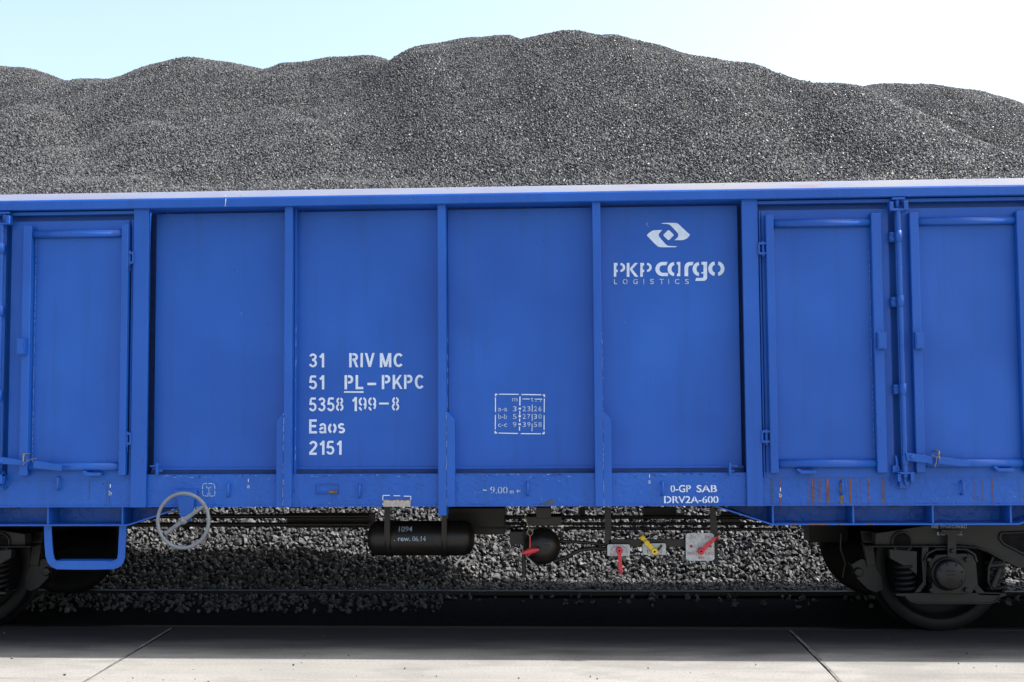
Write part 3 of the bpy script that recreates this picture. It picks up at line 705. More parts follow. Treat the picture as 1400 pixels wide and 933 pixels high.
# ------------------------------------------------------------------ hand brake wheel
Y = -.09; c = at(250.5, 712, Y); R = .0048*1.0
mb = B(); pts_ = [(c[0]+.176*math.cos(q), Y+.0*math.sin(q), c[1]+.184*math.sin(q)) for q in np.linspace(0, 2*math.pi, 48, endpoint=False)]
mb.tube(pts_, .0125, 12, True)
hw_ = mb.build('hand_wheel', M_grey, wagon)
a, b = at(228, 729, Y), at(279, 691.5, Y)
mb = B(); mb.tube([(a[0]-.01, Y, a[1]-.006), (c[0], Y-.004, c[1]), (b[0]+.01, Y, b[1]+.006)], [.012, .017, .012], 12); mb.build('spoke', M_grey, hw_)
mb = B(); mb.lathe([(.001, -.028), (.012, -.028), (.013, -.018), (.023, -.016), (.027, -.008), (.027, .02), (.016, .03), (.014, .12), (.001, .12)], (c[0], Y, c[1]), 'y', 18); mb.build('hub', M_grey, hw_)
mb = B(); mb.pxz(S_([(241,676),(266,676),(263,706),(259,714),(250,714),(246,706)], 0), 0, .02)
mb.pxz(S_([(236,676),(270,676),(268,670),(238,670)], .02), .008, .03)
mb.build('wheel_bracket', M_blue, wagon, .003)

# ------------------------------------------------------------------ underframe and brake gear
def bx(name, px0, py0, px1, py1, Y, d, m=None, bv=.004, parent=wagon):
    a, b = at(px0, py0, Y), at(px1, py1, Y); mb = B(); mb.box(a[0], b[0], Y, Y+d, b[1], a[1]); return mb.build(name, m or M_black, parent, bv)
def rod_(name, pl, Y, r, m=None, n=10, parent=wagon):
    mb = B(); mb.tube([(at(px, py, y)[0], y, at(px, py, y)[1]) for px, py, y in [(p+(Y,) if len(p) == 2 else p) for p in pl]], r, n); return mb.build(name, m or M_black, parent)
for yy in (1.27, 1.55):
    mb = B(); mb.box(Xw0+.1, Xw1-.1, yy, yy+.08, .86, 1.14); mb.build('centre_sill', M_black, wagon)
for x in [p for p in pc]+[x6, x0m, rodL, rodR]:
    mb = B(); mb.box(x-.03, x+.03, .19, 2.76, .93, 1.14); mb.build('cross_bearer', M_black, wagon)
mb = B(); mb.box(Xw0+.02, Xw1-.02, .19, 2.765, 1.15, 1.19); mb.build('floor', M_inside, wagon)
# far side and ends
mb = B(); mb.box(Xw0, Xw1, 2.78, 2.80, Zsill1-.03, Zrail0); mb.box(Xw0, Xw1, 2.77, 2.845, Zsill0, Zsill1); mb.box(Xw0, Xw1, 2.74, 2.875, Zrail0, Ztop-.02)
far = mb.build('far_side_wall', M_blue, wagon, .01)
for a, b in posts+ext:
    mb = B(); mb.box(a, b, 2.801, 2.86, Zsill0, Zrail0); mb.build('far_side_post', M_blue, far)
for x, d in ((Xw0, 1), (Xw1, -1)):
    mb = B(); mb.box(x, x+d*.03, .136, 2.739, Zsill0, Ztop-.03)
    for yy in (.5, 1.1, 1.8, 2.4): mb.box(x-d*.07, x, yy-.05, yy+.05, Zsill0, Ztop-.1)
    mb.box(x-d*.08, x-d*.005, .12, 2.8, Zsill0-.06, Zsill0+.24)
    e = mb.build('end_wall', M_blue, wagon, .006)
    for yy in (.575, 2.325):
        mb = B(); mb.lathe([(.001, 0), (.09, 0), (.09, -.32*d), (.06, -.34*d), (.06, -.56*d), (.225, -.58*d), (.225, -.61*d), (.001, -.63*d)], (x-d*.08, yy, 1.06), 'x', 24); mb.build('buffer', M_black, wagon)
# long brake rods
rod_('brake_rod', [(150, 706), (505, 706)], 1.05, .017); rod_('brake_rod', [(168, 717.5), (505, 717.5)], 1.12, .018)
bx('brake_lever', 392, 702, 512, 722, 1.2, .05)
rod_('brake_rod', [(640, 707), (1075, 707.5)], 1.18, .015); rod_('brake_rod', [(640, 716), (1100, 716.5)], 1.3, .012); rod_('brake_rod', [(770, 722.3), (1060, 724)], 1.0, .011)
bx('brake_cylinder', 612, 695, 690, 731, .95, .3)
bx('brake_lever', 880, 694, 925, 706, 1.3, .05); bx('brake_lever', 792, 694, 800, 712, 1.3, .04); bx('brake_lever', 986, 700, 1012, 716, 1.3, .04)
rod_('brake_pipe', [(655, 722, .7), (690, 722, .7), (720, 720, .7)], .7, .008)
# air reservoir
Yt = .62; xa, xb = at(503, 736, Yt)[0], at(649, 736, Yt)[0]; zt_ = zz(578, 736, Yt); rt = .127
prof = [(.001, 0), (.05, .004), (.09, .018), (.115, .042), (rt, .075)]; L_ = xb-xa
prof = prof+[(r, L_-t) for r, t in prof[::-1]]
mb = B(); mb.lathe(prof, (xa, Yt, zt_), 'x', 40); tank = mb.build('air_reservoir', M_black, wagon)
for p0, p1 in ((526, 533.5), (604, 611)):
    a, b = at(p0, 720, Yt-rt)[0], at(p1, 720, Yt-rt)[0]; mb = B()
    mb.lathe([(rt+.001, 0), (rt+.007, 0), (rt+.007, b-a), (rt+.001, b-a)], (a, Yt, zt_), 'x', 40)
    mb.box(a, b, Yt-rt-.016, Yt-rt-.008, zt_, Zsill0+.02); mb.build('tank_strap', M_black, tank)
rod_('drain_plug', [(577, 758), (577, 763)], Yt, .012, parent=tank)
# distributor valve with domed cover
Yv = .42; c = at(741.5, 747.5, Yv); r = .122
mb = B(); mb.lathe([(.001, -.075), (.03, -.074), (.06, -.066), (.09, -.048), (r-.008, -.02), (r, 0), (r, .012), (r+.008, .014), (r+.008, .04), (r-.02, .05), (r-.03, .16), (.001, .16)], (c[0], Yv, c[1]), 'y', 40)
valve = mb.build('brake_valve', M_black, wagon)
mb = B(); x, z = at(744, 743.5, Yv-.07); mb.box(x-.04, x+.04, Yv-.076, Yv-.06, z-.012, z-.007); mb.box(x-.04, x+.04, Yv-.076, Yv-.06, z+.012, z+.017); mb.box(x-.052, x-.04, Yv-.072, Yv-.055, z-.005, z+.01); mb.tube([(x-.05, Yv-.06, z-.07), (x, Yv-.062, z-.075), (x+.03, Yv-.06, z-.07)], .003, 6); mb.build('cover_badge', M_black, valve)
bx('valve_bracket', 720, 706.5, 768, 719, .40, .2, parent=wagon); bx('valve_hanger', 733, 694, 753.5, 709, .36, .1)
mb = B(); mb.tube([(at(px, 724, .46)[0], .46, zz(px, py, .46)) for px, py in ((716, 760), (716, 722), (766.5, 722), (766.5, 742))], .008, 8); mb.build('guard_hoop', M_black, valve)
bx('valve_body', 697, 727, 722, 745, .5, .15); rod_('valve_pipe', [(716, 756), (716.5, 790)], .5, .014); 
rod_('brake_pipe', [(766, 740), (800, 742), (832, 745.5)], .45, .012); rod_('brake_pipe', [(757, 768), (775, 762), (792, 752.5), (810, 750), (832, 750.5)], .43, .014)
# red pull handle on its wire
Yh = .30
rod_('pull_wire', [(713.5, 690), (719, 710), (723, 724)], Yh, .003, M_wire, 6)
mb = B(); c = at(724.5, 728, Yh); mb.tube([(c[0]+.02*math.cos(q), Yh, c[1]+.022*math.sin(q)) for q in np.linspace(0, 6.283, 16, endpoint=False)], .0032, 6, True); ring = mb.build('pull_ring', M_wire, wagon)
mb = B(); q = lambda px, py: (at(px, py, Yh)[0], Yh, at(px, py, Yh)[1])
mb.tube([q(724.6, 732), q(724.6, 752)], .0045, 8); mb.tube([q(714, 757.2), q(718, 755.8), q(724, 754.2), q(731, 752.5), q(737, 751.3)], [.008, .016, .024, .018, .008], 10); mb.tube([q(722, 757), q(723.5, 759.5)], .010, 8)
mb.build('pull_handle', M_red, wagon)
# plate hangers and change-over levers
Yl = .34
bx('hanger', 826.5, 694, 836, 745, Yl+.03, .012, M_black); bx('hanger_rail', 832, 737.5, 942, 748, Yl+.03, .012, M_black)
mb = B(); mb.pxz([at(970.5, 694, Yl+.03), at(978, 694, Yl+.03), at(982, 733, Yl+.03), at(977, 745, Yl+.03), at(972, 745, Yl+.03)], Yl+.03, Yl+.042); mb.build('hanger', M_black, wagon)
bx('hanger', 975, 735, 982, 772, Yl+.05, .012, M_dirt)
def plate(px0, py0, px1, py1, rpx):
    a, b = at(px0, py0, Yl), at(px1, py1, Yl); r = rpx*.0053; poly = []
    for cx_, cz_, s0 in ((b[0]-r, a[1]-r, 0), (a[0]+r, a[1]-r, 90), (a[0]+r, b[1]+r, 180), (b[0]-r, b[1]+r, 270)):
        for k in range(5): q_ = math.radians(s0+k*22.5); poly.append((cx_+r*math.cos(q_), cz_+r*math.sin(q_)))
    mb = B(); mb.pxz(poly, Yl, Yl+.006); return mb.build('sign_plate', M_plate, wagon, .0015)
def lever(par, m, piv, end, w0, w1, knob=0.0, hook=None, seg_=()):
    mb = B(); p, e = at(*piv, Yl-.03), at(*end, Yl-.03); d = Vector((e[0]-p[0], 0, e[1]-p[1])); n_ = Vector((-d.z, 0, d.x)).normalized()
    P0, E0 = Vector((p[0], Yl-.035, p[1])), Vector((e[0], Yl-.035, e[1]))
    a = [P0+n_*w0, E0+n_*w1, E0-n_*w1, P0-n_*w0]
    mb.pxz([(v.x, v.z) for v in a], Yl-.040, Yl-.028)
    mb.lathe([(.007, -.054), (.020, -.054), (.024, -.048), (.024, -.018), (.02, -.012), (.007, -.012)], (p[0], Yl, p[1]), 'y', 20)
    mb.lathe([(.0005, -.046), (.0072, -.046)], (p[0], Yl, p[1]), 'y', 12, 1)
    if knob: mb.lathe([(.001, -.062), (knob*.7, -.058), (knob, -.040), (knob, -.03), (knob*.6, -.014), (.001, -.01)], (e[0], Yl, e[1]), 'y', 16)
    if hook: mb.tube([(at(px, py, Yl-.03)[0], Yl-.034, at(px, py, Yl-.03)[1]) for px, py in hook], .007, 8)
    for t in seg_:
        c_ = P0.lerp(E0, t); mb.lathe([(.001, -.052), (w0*1.15, -.05), (w0*1.15, -.026), (.001, -.024)], (c_.x, Yl, c_.z), 'y', 12)
    return mb.build('lever', [m, M_trackbed], par, .0015)
pl1 = plate(830.3, 744.6, 861.4, 760.5, 2.2); lever(pl1, M_red, (846.6, 752.6), (848.6, 782.5), .012, .0135, .0135)
pl2 = plate(878.3, 743.2, 910.6, 758.8, 2.2); lever(pl2, M_yellow, (894.8, 754), (878.5, 735.5), .016, .012, .021, None, (.62,))
mb = B(); mb.pxz(S_([(898, 752), (903.5, 745), (906, 745.5), (905, 748), (900, 754)], Yl-.012), Yl-.014, Yl-.006); mb.build('lever', M_black, pl2)
pl3 = plate(937.3, 729.2, 977, 767, 4.0); lever(pl3, M_red, (958.2, 753.6), (977.5, 736), .0155, .011, 0, [(975.5, 737.5), (979.2, 734.6), (982, 735.5), (982.6, 738)])
def dots(par, m, Y, l):
    for px, py, r in l:
        x, z = at(px, py, Y); mb = B(); mb.lathe([(.0005, -.001), (r*.0053, -.001), (r*.0053, 0)], (x, Y, z), 'y', 10); mb.build('mark', m, par)
dots(pl3, M_redtext, Yl, [(945, 747, 2.2), (971.2, 747.2, 1.8)])
dots(pl2, M_yellow, Yl, [(903.6, 749.4, 1.4), (886, 749.5, .9)])
mb = B(); rr = random.Random(4)
for t in np.linspace(.15, 2.9, 12):
    px = 846.6+11*math.cos(t); py = 752.6-7*abs(math.sin(t))+1
    x, z = at(px, py, Yl); mb.box(x-.004*rr.random()-.002, x+.004, Yl-.0015, Yl, z-.004*rr.random(), z+.0025)
x, z = at(835.5, 757.8, Yl); mb.box(x-.008, x+.006, Yl-.0015, Yl, z-.003, z+.003)
kindp(mb.build('mark', M_redtext, pl1), 'stuff')

# ------------------------------------------------------------------ bogies
xr = at(1284, 779, .62)[0]; xl = at(-38, 779, .62)[0]; WB = 1.8; xcb = xr+WB/2
YB = .42
def q_(l, Y=YB): return [at(a, b, Y) for a, b in l]
def mx(poly): return [(2*xcb-x, z) for x, z in poly]
mb = B()
beam = q_([(1197,729),(1225,725),(1262,719),(1330,712),(1420,712)])+[(xcb+.0, zz(1400, 712, YB))]
low = [(xcb, zz(1400, 781, YB))]+q_([(1392,777),(1368,765),(1345,752),(1333,747.5),(1310,745.5),(1196.5,745.5)])
full_ = q_([(1197,729),(1225,725),(1262,719),(1330,712)])+[(xcb, zz(1400, 712, YB))]+low
mb.pxz(full_, YB, YB+.10); mb.pxz(mx(full_), YB, YB+.10)
# bottom flange lip of the beam
lip = q_([(1183,745),(1310,745),(1333,747),(1347,752),(1370,765)])
for (p, q) in zip(lip[:-1], lip[1:]):
    s_ = [p, q, (q[0], q[1]-.012), (p[0], p[1]-.012)]; mb.pxz(s_, YB-.05, YB+.12); mb.pxz(mx(s_), YB-.05, YB+.12)
mb.box(xr-.2, xr+WB+.2, YB+.02, YB+.12, .88, .96)
# cross bolster and far frame
mb.box(xcb-.25, xcb+.25, YB+.1, 2.9-YB-.1, .50, .82)
fy = lambda y: 2.9-y
mb.box(xr-.45, xr+WB+.45, fy(YB+.10), fy(YB), .68, .92); mb.box(xcb-.5, xcb+.5, fy(YB+.10), fy(YB), .36, .70)
bogie = mb.build('bogie', M_dirt, wagon, .006)
# arch hole ring and window trim
mb = B()
for f_ in (lambda l: l, mx):
    c = f_([at(1233, 741, YB)])[0]
    mb.lathe([(.060, -.004), (.074, -.022), (.078, -.004)], (c[0], YB, c[1]), 'y', 28); mb.lathe([(.001, -.002), (.060, -.002)], (c[0], YB, c[1]), 'y', 28, 1)
tri = q_([(1368,729),(1420,727)])+[(xcb, zz(1400, 727, YB)), (xcb, zz(1400, 764, YB))]+q_([(1402,759),(1372,744),(1366,736)])
mb.pxz(tri, YB-.002, YB+.01, 1); mb.pxz(mx(tri), YB-.002, YB+.01, 1)
for f_ in (lambda l: l, mx):
    e_ = f_(tri); mb.tube([(x, YB-.008, z) for x, z in e_[:1]+e_[-1:]+e_[-2:-1]+e_[-3:-2]], .010, 8); mb.tube([(x, YB-.008, z) for x, z in e_[:2]], .010, 8)
mb.build('frame_opening', [M_dirt, M_trackbed], bogie)

def wheelset(x):
    zc = .46; mb = B(); out = []
    for s in (1, -1):
        y0 = .625 if s > 0 else 2.9-.625; f = lambda y: (y-.625)*s
        mb = B()
        mb.lathe([(.001, f(.66)), (.10, f(.66)), (.11, f(.70)), (.33, f(.715)), (.365, f(.69)), (.375, f(.632)), (.382, f(.626)), (.452, f(.626)), (.459, f(.632)), (.46, f(.66)), (.462, f(.730)), (.468, f(.737)), (.484, f(.744)), (.488, f(.752)), (.484, f(.760)), (.46, f(.765)), (.38, f(.765)), (.36, f(.74)), (.001, f(.735))], (x, y0, zc), 'y', 72)
        out.append(mb.build('wheel', M_steel, bogie))
    mb = B(); mb.lathe([(.08, 0), (.08, 1.9)], (x, .5, zc), 'y', 20); mb.build('axle', M_dirt, bogie)
    # chalky scuffs on the rim
    return out
wheelset(xr); wheelset(xr+WB)
def side(f_, xw):
    # axle box with bolted cap
    Y = .30; c = f_([at(1300.5, 787, .29)])[0]; cx_, cz_ = xw+(.0), c[1]
    cx_ = c[0]
    mb = B()
    mb.pxz(f_(q_([(1272,812),(1276,790),(1270,770),(1280,759),(1320,757),(1333,766),(1336,800),(1328,812)], .36)), .36, .52)
    mb.lathe([(.001, -.075), (.088, -.075), (.098, -.068), (.104, -.05), (.104, -.02), (.112, -.018), (.118, 0), (.13, .02), (.13, .1)], (cx_, .36, cz_), 'y', 36)
    for k in range(8):
        q = 2*math.pi*k/8+.3; mb.lathe([(.001, -.082), (.008, -.082), (.009, -.07)], (cx_+.082*math.cos(q), .36, cz_+.082*math.sin(q)), 'y', 8)
    for dx_, dz_ in ((-.13, .10), (.13, .10), (-.12, -.11), (.12, -.11)): mb.lathe([(.001, -.03), (.016, -.03), (.018, 0)], (cx_+dx_, .36, cz_+dz_), 'y', 8)
    # raised bars cast on the cap
    for dz_ in (.032, .006, -.026, -.045): mb.box(cx_-.03, cx_+.03, .278, .286, cz_+dz_-.004, cz_+dz_+.004)
    mb.build('axle_box', M_dirt, bogie, .004)
    # pedestal horn guides and the spring tray
    mb = B()
    for l in ([(1261,748),(1270,748),(1268,762),(1266,800),(1258,810),(1250,811),(1262,796),(1260,762)], [(1322,756),(1334,762),(1337,800),(1346,810),(1368,811),(1368,815),(1338,814),(1328,802),(1327,770)],
              [(1225,812),(1262,811),(1340,811),(1376,812),(1376,815),(1366,818),(1362,822),(1354,825.5),(1252,825.5),(1243,822),(1238,816),(1225,815)]):
        mb.pxz(f_(q_(l, .40)), .40, .56)
    mb.tube([(x, .395, z) for x, z in f_(q_([(1238,817),(1245,822.5),(1254,825.5),(1354,825.5),(1362,822.5),(1367,817)], .395))], .007, 8)
    # arch over the box
    mb.tube([(x, .40, z) for x, z in f_(q_([(1264,768),(1268,757),(1280,751),(1320,751),(1332,758),(1335,768)], .40))], .012, 8)
    mb.build('horn_guide', M_dirt, bogie, .004)
    # tie plate down the middle
    mb = B(); mb.pxz(f_(q_([(1286,724),(1314,724),(1313,730),(1307,732),(1307,772),(1295,772),(1295,732),(1287,730)], .36)), .352, .366)
    c2 = f_([at(1301, 753, .36)])[0]; mb.lathe([(.001, -.02), (.014, -.02), (.018, 0)], (c2[0], .352, c2[1]), 'y', 8); mb.build('tie_plate', M_dirt, bogie, .003)
    # coil springs: two nested each side
    for px0, px1, p0, p1 in ((1224, 1251, 772, 811), (1345, 1373, 765, 811)):
        a, b = f_([at(px0, p1, .46)])[0], f_([at(px1, p0, .46)])[0]; r = abs(b[0]-a[0])/2-.012; cxs = (a[0]+b[0])/2; n = 150; turns = 5.2
        mb = B(); mb.tube([(cxs+r*math.cos(2*math.pi*turns*t), .46+r*math.sin(2*math.pi*turns*t), a[1]+.01+(b[1]-a[1])*t) for t in np.linspace(0, 1, n)], .0125, 8)
        mb.build('coil_spring', M_steel, bogie)
    # damper wedge plate and link
    mb = B(); mb.pxz(f_(q_([(1216,751),(1254,754),(1254,787),(1246,780),(1232,772),(1217,764)], .40)), .40, .46); mb.build('spring_cap', M_dirt, bogie, .004)
    mb = B(); mb.pxz(f_(q_([(1352,768),(1375,768),(1374,785),(1366,803),(1356,806),(1353,800)], .41)), .41, .46)
    l = f_(q_([(1358,803),(1368,778)], .38)); mb.tube([(x, .385, z) for x, z in l], .022, 10)
    mb.tube([(x, .39, z) for x, z in f_(q_([(1358,762),(1352,775),(1351,795),(1356,806)], .39))], .009, 8); mb.build('damper_link', M_dirt, bogie, .003)
    # brake block hanger inboard of the wheel
    mb = B(); mb.pxz(f_(q_([(1164,772),(1178,764),(1196,770),(1206,790),(1208,806),(1198,811),(1186,806),(1172,792)], .62)), .62, .74); mb.pxz(f_(q_([(1178,726),(1192,726),(1198,772),(1186,776)], .60)), .60, .64)
    c3 = f_([at(1174, 783, .6)])[0]; mb.lathe([(.001, -.03), (.03, -.03), (.035, 0)], (c3[0], .62, c3[1]), 'y', 14); mb.build('brake_block', M_dirt, bogie, .004)
side(lambda l: l, xr); side(mx, xr+WB)
dup(bogie, (xl-WB-xr, 0, 0))
# brake gear behind the right bogie
rod_('brake_pipe', [(1152, 790, .8), (1156, 770, .8), (1149, 750, .8), (1150, 730, .8)], .8, .007)
bx('brake_beam', 1106, 718, 1160, 742, 1.35, .2, M_dirt)

# ================================================================== LETTERING
_gc = {}
def glyph(ch, bold=0.0):
    key = (ch, bold)
    if key in _gc: return _gc[key]
    def mk(txt):
        cu = bpy.data.curves.new('t', 'FONT'); cu.body = txt; cu.size = 1; cu.offset = bold; cu.fill_mode = 'FRONT'; cu.resolution_u = 4
        o = bpy.data.objects.new('t', cu); col.objects.link(o)
        bpy.context.view_layer.update()
        me = bpy.data.meshes.new_from_object(o.evaluated_get(bpy.context.evaluated_depsgraph_get()))
        bpy.data.objects.remove(o); bpy.data.curves.remove(cu); return me
    me = mk(ch); v = [tuple(p.co)[:2] for p in me.vertices]; f = [tuple(p.vertices) for p in me.polygons]; bpy.data.meshes.remove(me)
    wd = []
    for t in ('H'+ch+'H', 'HH'):
        m2 = mk(t); xs_ = [p.co.x for p in m2.vertices]; wd.append(max(xs_)-min(xs_)); bpy.data.meshes.remove(m2)
    _gc[key] = (v, f, wd[0]-wd[1]); return _gc[key]
CUT = {'P': (.34,), 'R': (.34,), 'D': (.34,), 'B': (.34,), '0': (.5,), 'O': (.5,), 'o': (.5,), '8': (.5,), '9': (.5,), '6': (.5,), 'a': (.5,), 'A': (.5,), 'G': (.62,)}
def text(name, s, px0, pybase, px1, cap, Yf, par, m, bold=.0, cuts='', gap=.075, skew=0.0, warp=None, name2=None):
    """lettering laid on a surface; Yf is a plane or a function of (x, z)"""
    bm = bmesh.new(); cur = 0.0
    for ch in s:
        if ch == ' ': cur += .32; continue
        v, f, adv = glyph(ch, bold)
        b2 = bmesh.new(); vs = [b2.verts.new((x, y, 0)) for x, y in v]
        for q in f:
            try: b2.faces.new([vs[i] for i in q])
            except ValueError: pass
        xs_ = [p[0] for p in v]; x0, x1 = min(xs_), max(xs_)
        if ch in cuts and ch in CUT:
            for fr in CUT[ch]:
                xc = x0+(x1-x0)*fr
                for xx in (xc-gap/2, xc+gap/2):
                    bmesh.ops.bisect_plane(b2, geom=b2.verts[:]+b2.edges[:]+b2.faces[:], plane_co=(xx, 0, 0), plane_no=(1, 0, 0))
                bmesh.ops.delete(b2, geom=[q for q in b2.faces if abs(q.calc_center_median().x-xc) < gap/2-1e-5], context='FACES')
        me = bpy.data.meshes.new('t'); b2.to_mesh(me); b2.free()
        me.transform(Matrix.Translation((cur, 0, 0))); bm.from_mesh(me); bpy.data.meshes.remove(me)
        cur += adv
    xs_ = [v.co.x for v in bm.verts]; x0, x1 = min(xs_), max(xs_)
    Y0 = Yf if not callable(Yf) else (Yf(0, 1) if warp is None else warp)
    (ax, az), (bx_, bz) = at(px0, pybase, Y0), at(px1, pybase, Y0)
    hz = at(px0, pybase-cap, Y0)[1]-az
    CAPH = .728
    L = rootloc(par)
    for v in bm.verts:
        x = ax+(bx_-ax)*(v.co.x-x0)/(x1-x0); z = az+hz*v.co.y/CAPH
        y = Yf(x, z) if callable(Yf) else Yf
        v.co = (x-L[0], y-L[1], z-L[2])
    me = bpy.data.meshes.new(name); bm.to_mesh(me); bm.free(); me.materials.append(m)
    o = bpy.data.objects.new(name, me); col.objects.link(o); o.parent = par
    return o
YT = YP-.003

# block lettering drawn from brush strokes (cap height 1), with stencil bridges
def el(cx, cy, rx, ry, a0, a1, n=18): return [(cx+rx*math.cos(math.radians(t)), cy+ry*math.sin(math.radians(t))) for t in np.linspace(a0, a1, n)]
h_ = .085; U, L0 = 1-h_, h_
GL = {
 '1': (.40, [[(.31, 0), (.31, 1)], [(.08, .72), (.17, .77), (.25, .86), (.31, .985)]]),
 '2': (.56, [el(.285, .70, .20, .215, 165, -20)+[(.36, .46), (.20, .28), (.10, .16), (.07, .085)], [(.02, L0), (.53, L0)]]),
 '3': (.56, [el(.275, .735, .185, .18, 165, -80)+[(.22, .545)], [(.22, .535)]+el(.275, .30, .205, .215, 80, -165)]),
 '5': (.56, [[(.13, U), (.50, U)], [(.145, U), (.095, .47)], el(.275, .325, .21, .24, 135, -160)]),
 '8': (.56, [el(.265, .74, .165, .175, 100, 260), el(.305, .74, .165, .175, 80, -80), el(.265, .29, .195, .205, 100, 260), el(.305, .29, .195, .205, 80, -80)]),
 '9': (.56, [el(.26, .675, .19, .24, 100, 260), el(.30, .675, .19, .24, 80, -75), [(.49, .675)]+el(.27, .42, .22, .335, 20, -50), el(.25, .33, .18, .245, 262, 190)]),
 'R': (.64, [[(.10, 0), (.10, 1)], [(.235, U), (.34, U)]+el(.36, .725, .165, .19, 80, -80)+[(.235, .535)], [(.36, .52), (.55, -.03)]]),
 'I': (.22, [[(.11, 0), (.11, 1)]]),
 'V': (.64, [[(.07, 1.03), (.32, .02)], [(.57, 1.03), (.32, .02)]]),
 'M': (.78, [[(.10, 0), (.10, 1)], [(.68, 0), (.68, 1)], [(.13, 1.02), (.39, .05)], [(.65, 1.02), (.39, .05)]]),
 'C': (.66, [el(.35, .5, .25, .415, 42, 318, 26)]),
 'P': (.60, [[(.09, 0), (.09, 1)], [(.225, U), (.32, U)]+el(.335, .70, .16, .215, 80, -80)+[(.225, .485)]]),
 'L': (.54, [[(.10, 0), (.10, 1)], [(.10, L0), (.52, L0)]]),
 'K': (.66, [[(.10, 0), (.10, 1)], [(.14, .36), (.56, 1.02)], [(.29, .56), (.60, -.03)]]),
 'E': (.58, [[(.10, 0), (.10, 1)], [(.10, U), (.54, U)], [(.10, .52), (.50, .52)], [(.10, L0), (.56, L0)]]),
 'a': (.54, [[(.09, .53)]+el(.265, .50, .165, .155, 150, 10)+[(.43, .30), (.44, .10), (.47, 0)], el(.235, .225, .155, .155, 60, 170), el(.225, .20, .145, .135, 190, 330)]),
 'o': (.56, [el(.255, .355, .19, .285, 105, 255), el(.305, .355, .19, .285, 75, -75)]),
 's': (.50, [el(.245, .505, .165, .14, 30, 230, 14)+el(.250, .215, .175, .145, 60, -150, 16)]),
}
def ribbon(mb, pl, t, Y):
    L, R = [], []
    for i, p in enumerate(pl):
        a, b = pl[max(0, i-1)], pl[min(len(pl)-1, i+1)]; d = Vector((b[0]-a[0], b[1]-a[1])).normalized()
        L.append((p[0]-d.y*t/2, p[1]+d.x*t/2)); R.append((p[0]+d.y*t/2, p[1]-d.x*t/2))
    n = len(pl); return L+R, [(i, i+1, n+i+1, n+i) for i in range(n-1)]
def block(s, px0, pybase, px1, cap, par, t=.165, sp=.11, bridge=True):
    cur = 0; out = []; k = 0
    for ch in s:
        if ch == ' ': cur += .30; continue
        wd, st = GL[ch]
        for pl in st:
            tt2 = t*(.82 if ch in '89' else .9 if ch in 'as35' else 1)
            v, f = ribbon(None, pl, tt2, 0); v = [(x+cur, min(1.0, max(0.0, y))) for x, y in v]
            out.append((v, f, k)); k += 1
        cur += wd+sp
    X0 = min(x for v, f, k in out for x, y in v); X1 = max(x for v, f, k in out for x, y in v)
    (ax, az), (b0, bz) = at(px0, pybase, YT), at(px1, pybase, YT); hz = at(px0, pybase-cap, YT)[1]-az
    mb = B()
    for v, f, k in out: mb.add([(ax+(b0-ax)*(x-X0)/(X1-X0), YT-.00025*(k % 6), az+hz*y) for x, y in v], f)
    return mb.build('lettering', M_white, par)
p2 = panels[1]
T = 'lettering'
for s, a, b_, c_ in (('31', 422.4, 502.7, 442.8), ('51', 422.2, 532.8, 442.8), ('2151', 422.2, 622.3, 467), ('RIV', 477, 502.4, 511.8), ('MC', 518.8, 502.4, 550), ('PL', 470.6, 532.6, 496.4), ('PKPC', 521.6, 532.3, 579), ('5358', 422.4, 563, 469.2), ('199', 480.8, 562.5, 514), ('8', 535.5, 562.2, 545.5), ('Eaos', 422.4, 593, 471.6)):
    block(s, a, b_, c_, 19.4, p2)
def strips(par, m, Y, l, name=T):
    mb = B()
    for px0, py0, px1, py1, wpx in l:
        a, b = at(px0, py0, Y), at(px1, py1, Y); d = Vector((b[0]-a[0], 0, b[1]-a[1])).normalized(); n_ = Vector((-d.z, 0, d.x))*(wpx*.0050/2)
        mb.add([(a[0]+n_.x, Y, a[1]+n_.z), (b[0]+n_.x, Y, b[1]+n_.z), (b[0]-n_.x, Y, b[1]-n_.z), (a[0]-n_.x, Y, a[1]-n_.z)], [(0, 1, 2, 3)])
    return mb.build(name, m, par)
strips(p2, M_white, YT, [(469.8, 536.2, 496.8, 536.2, 2.2), (502, 525.2, 514, 525.2, 3.4), (518, 552, 531.2, 552, 2.6)])
# load table
p3 = panels[2]
tb = strips(p3, M_white, YT, [(676.8,539.3,680,539.3,1.8),(682,539.2,709,539.4,1.3),(713,539.6,740,540.0,1.5),(741.8,540.3,744.8,540.3,1.8),(677.4,539,677.4,542,1.8),(677.2,543.5,677.4,563.5,1.3),(677.2,567.5,677,587.5,1.3),(676.9,589.5,676.9,593,1.8),
    (676.5,592.3,679.6,592.3,1.8),(681.5,592.4,708,593,1.3),(712,593.2,739.5,593.4,1.3),(741.4,593.2,744.2,593.2,1.8),(744.3,540,744.4,543,1.8),(744.1,545,744,564,1.3),(743.9,568,743.8,588,1.3),(743.8,590.5,743.8,593.5,1.8),
    (710.8,542.3,710.6,554.5,1.7),(710.5,562,710.4,568,1.5),(710.4,572.5,710.3,577,1.5),(710.2,583.5,710.1,589,1.5),(709,558.9,712.2,558.9,2.6),(708.9,569.5,712,569.5,2.6),(708.8,580.4,712,580.4,2.6),(727.5,553.5,727.5,563.3,.9),(727.5,566.5,727.5,576,.9),(727.4,579.3,727.3,590,.9),
    (714,545.7,724.4,545.8,1.0),(730.8,545.9,741.2,546,1.2),(732,548.7,733.4,548.7,1.2),(738.2,548.7,739.6,548.7,1.2)], 'load_table')
text('digits', 'm', 700, 549, 707.2, 6.8, YT, tb, M_faded, .004); text('digits', 't', 726, 549.2, 729, 7.2, YT, tb, M_faded, .008)
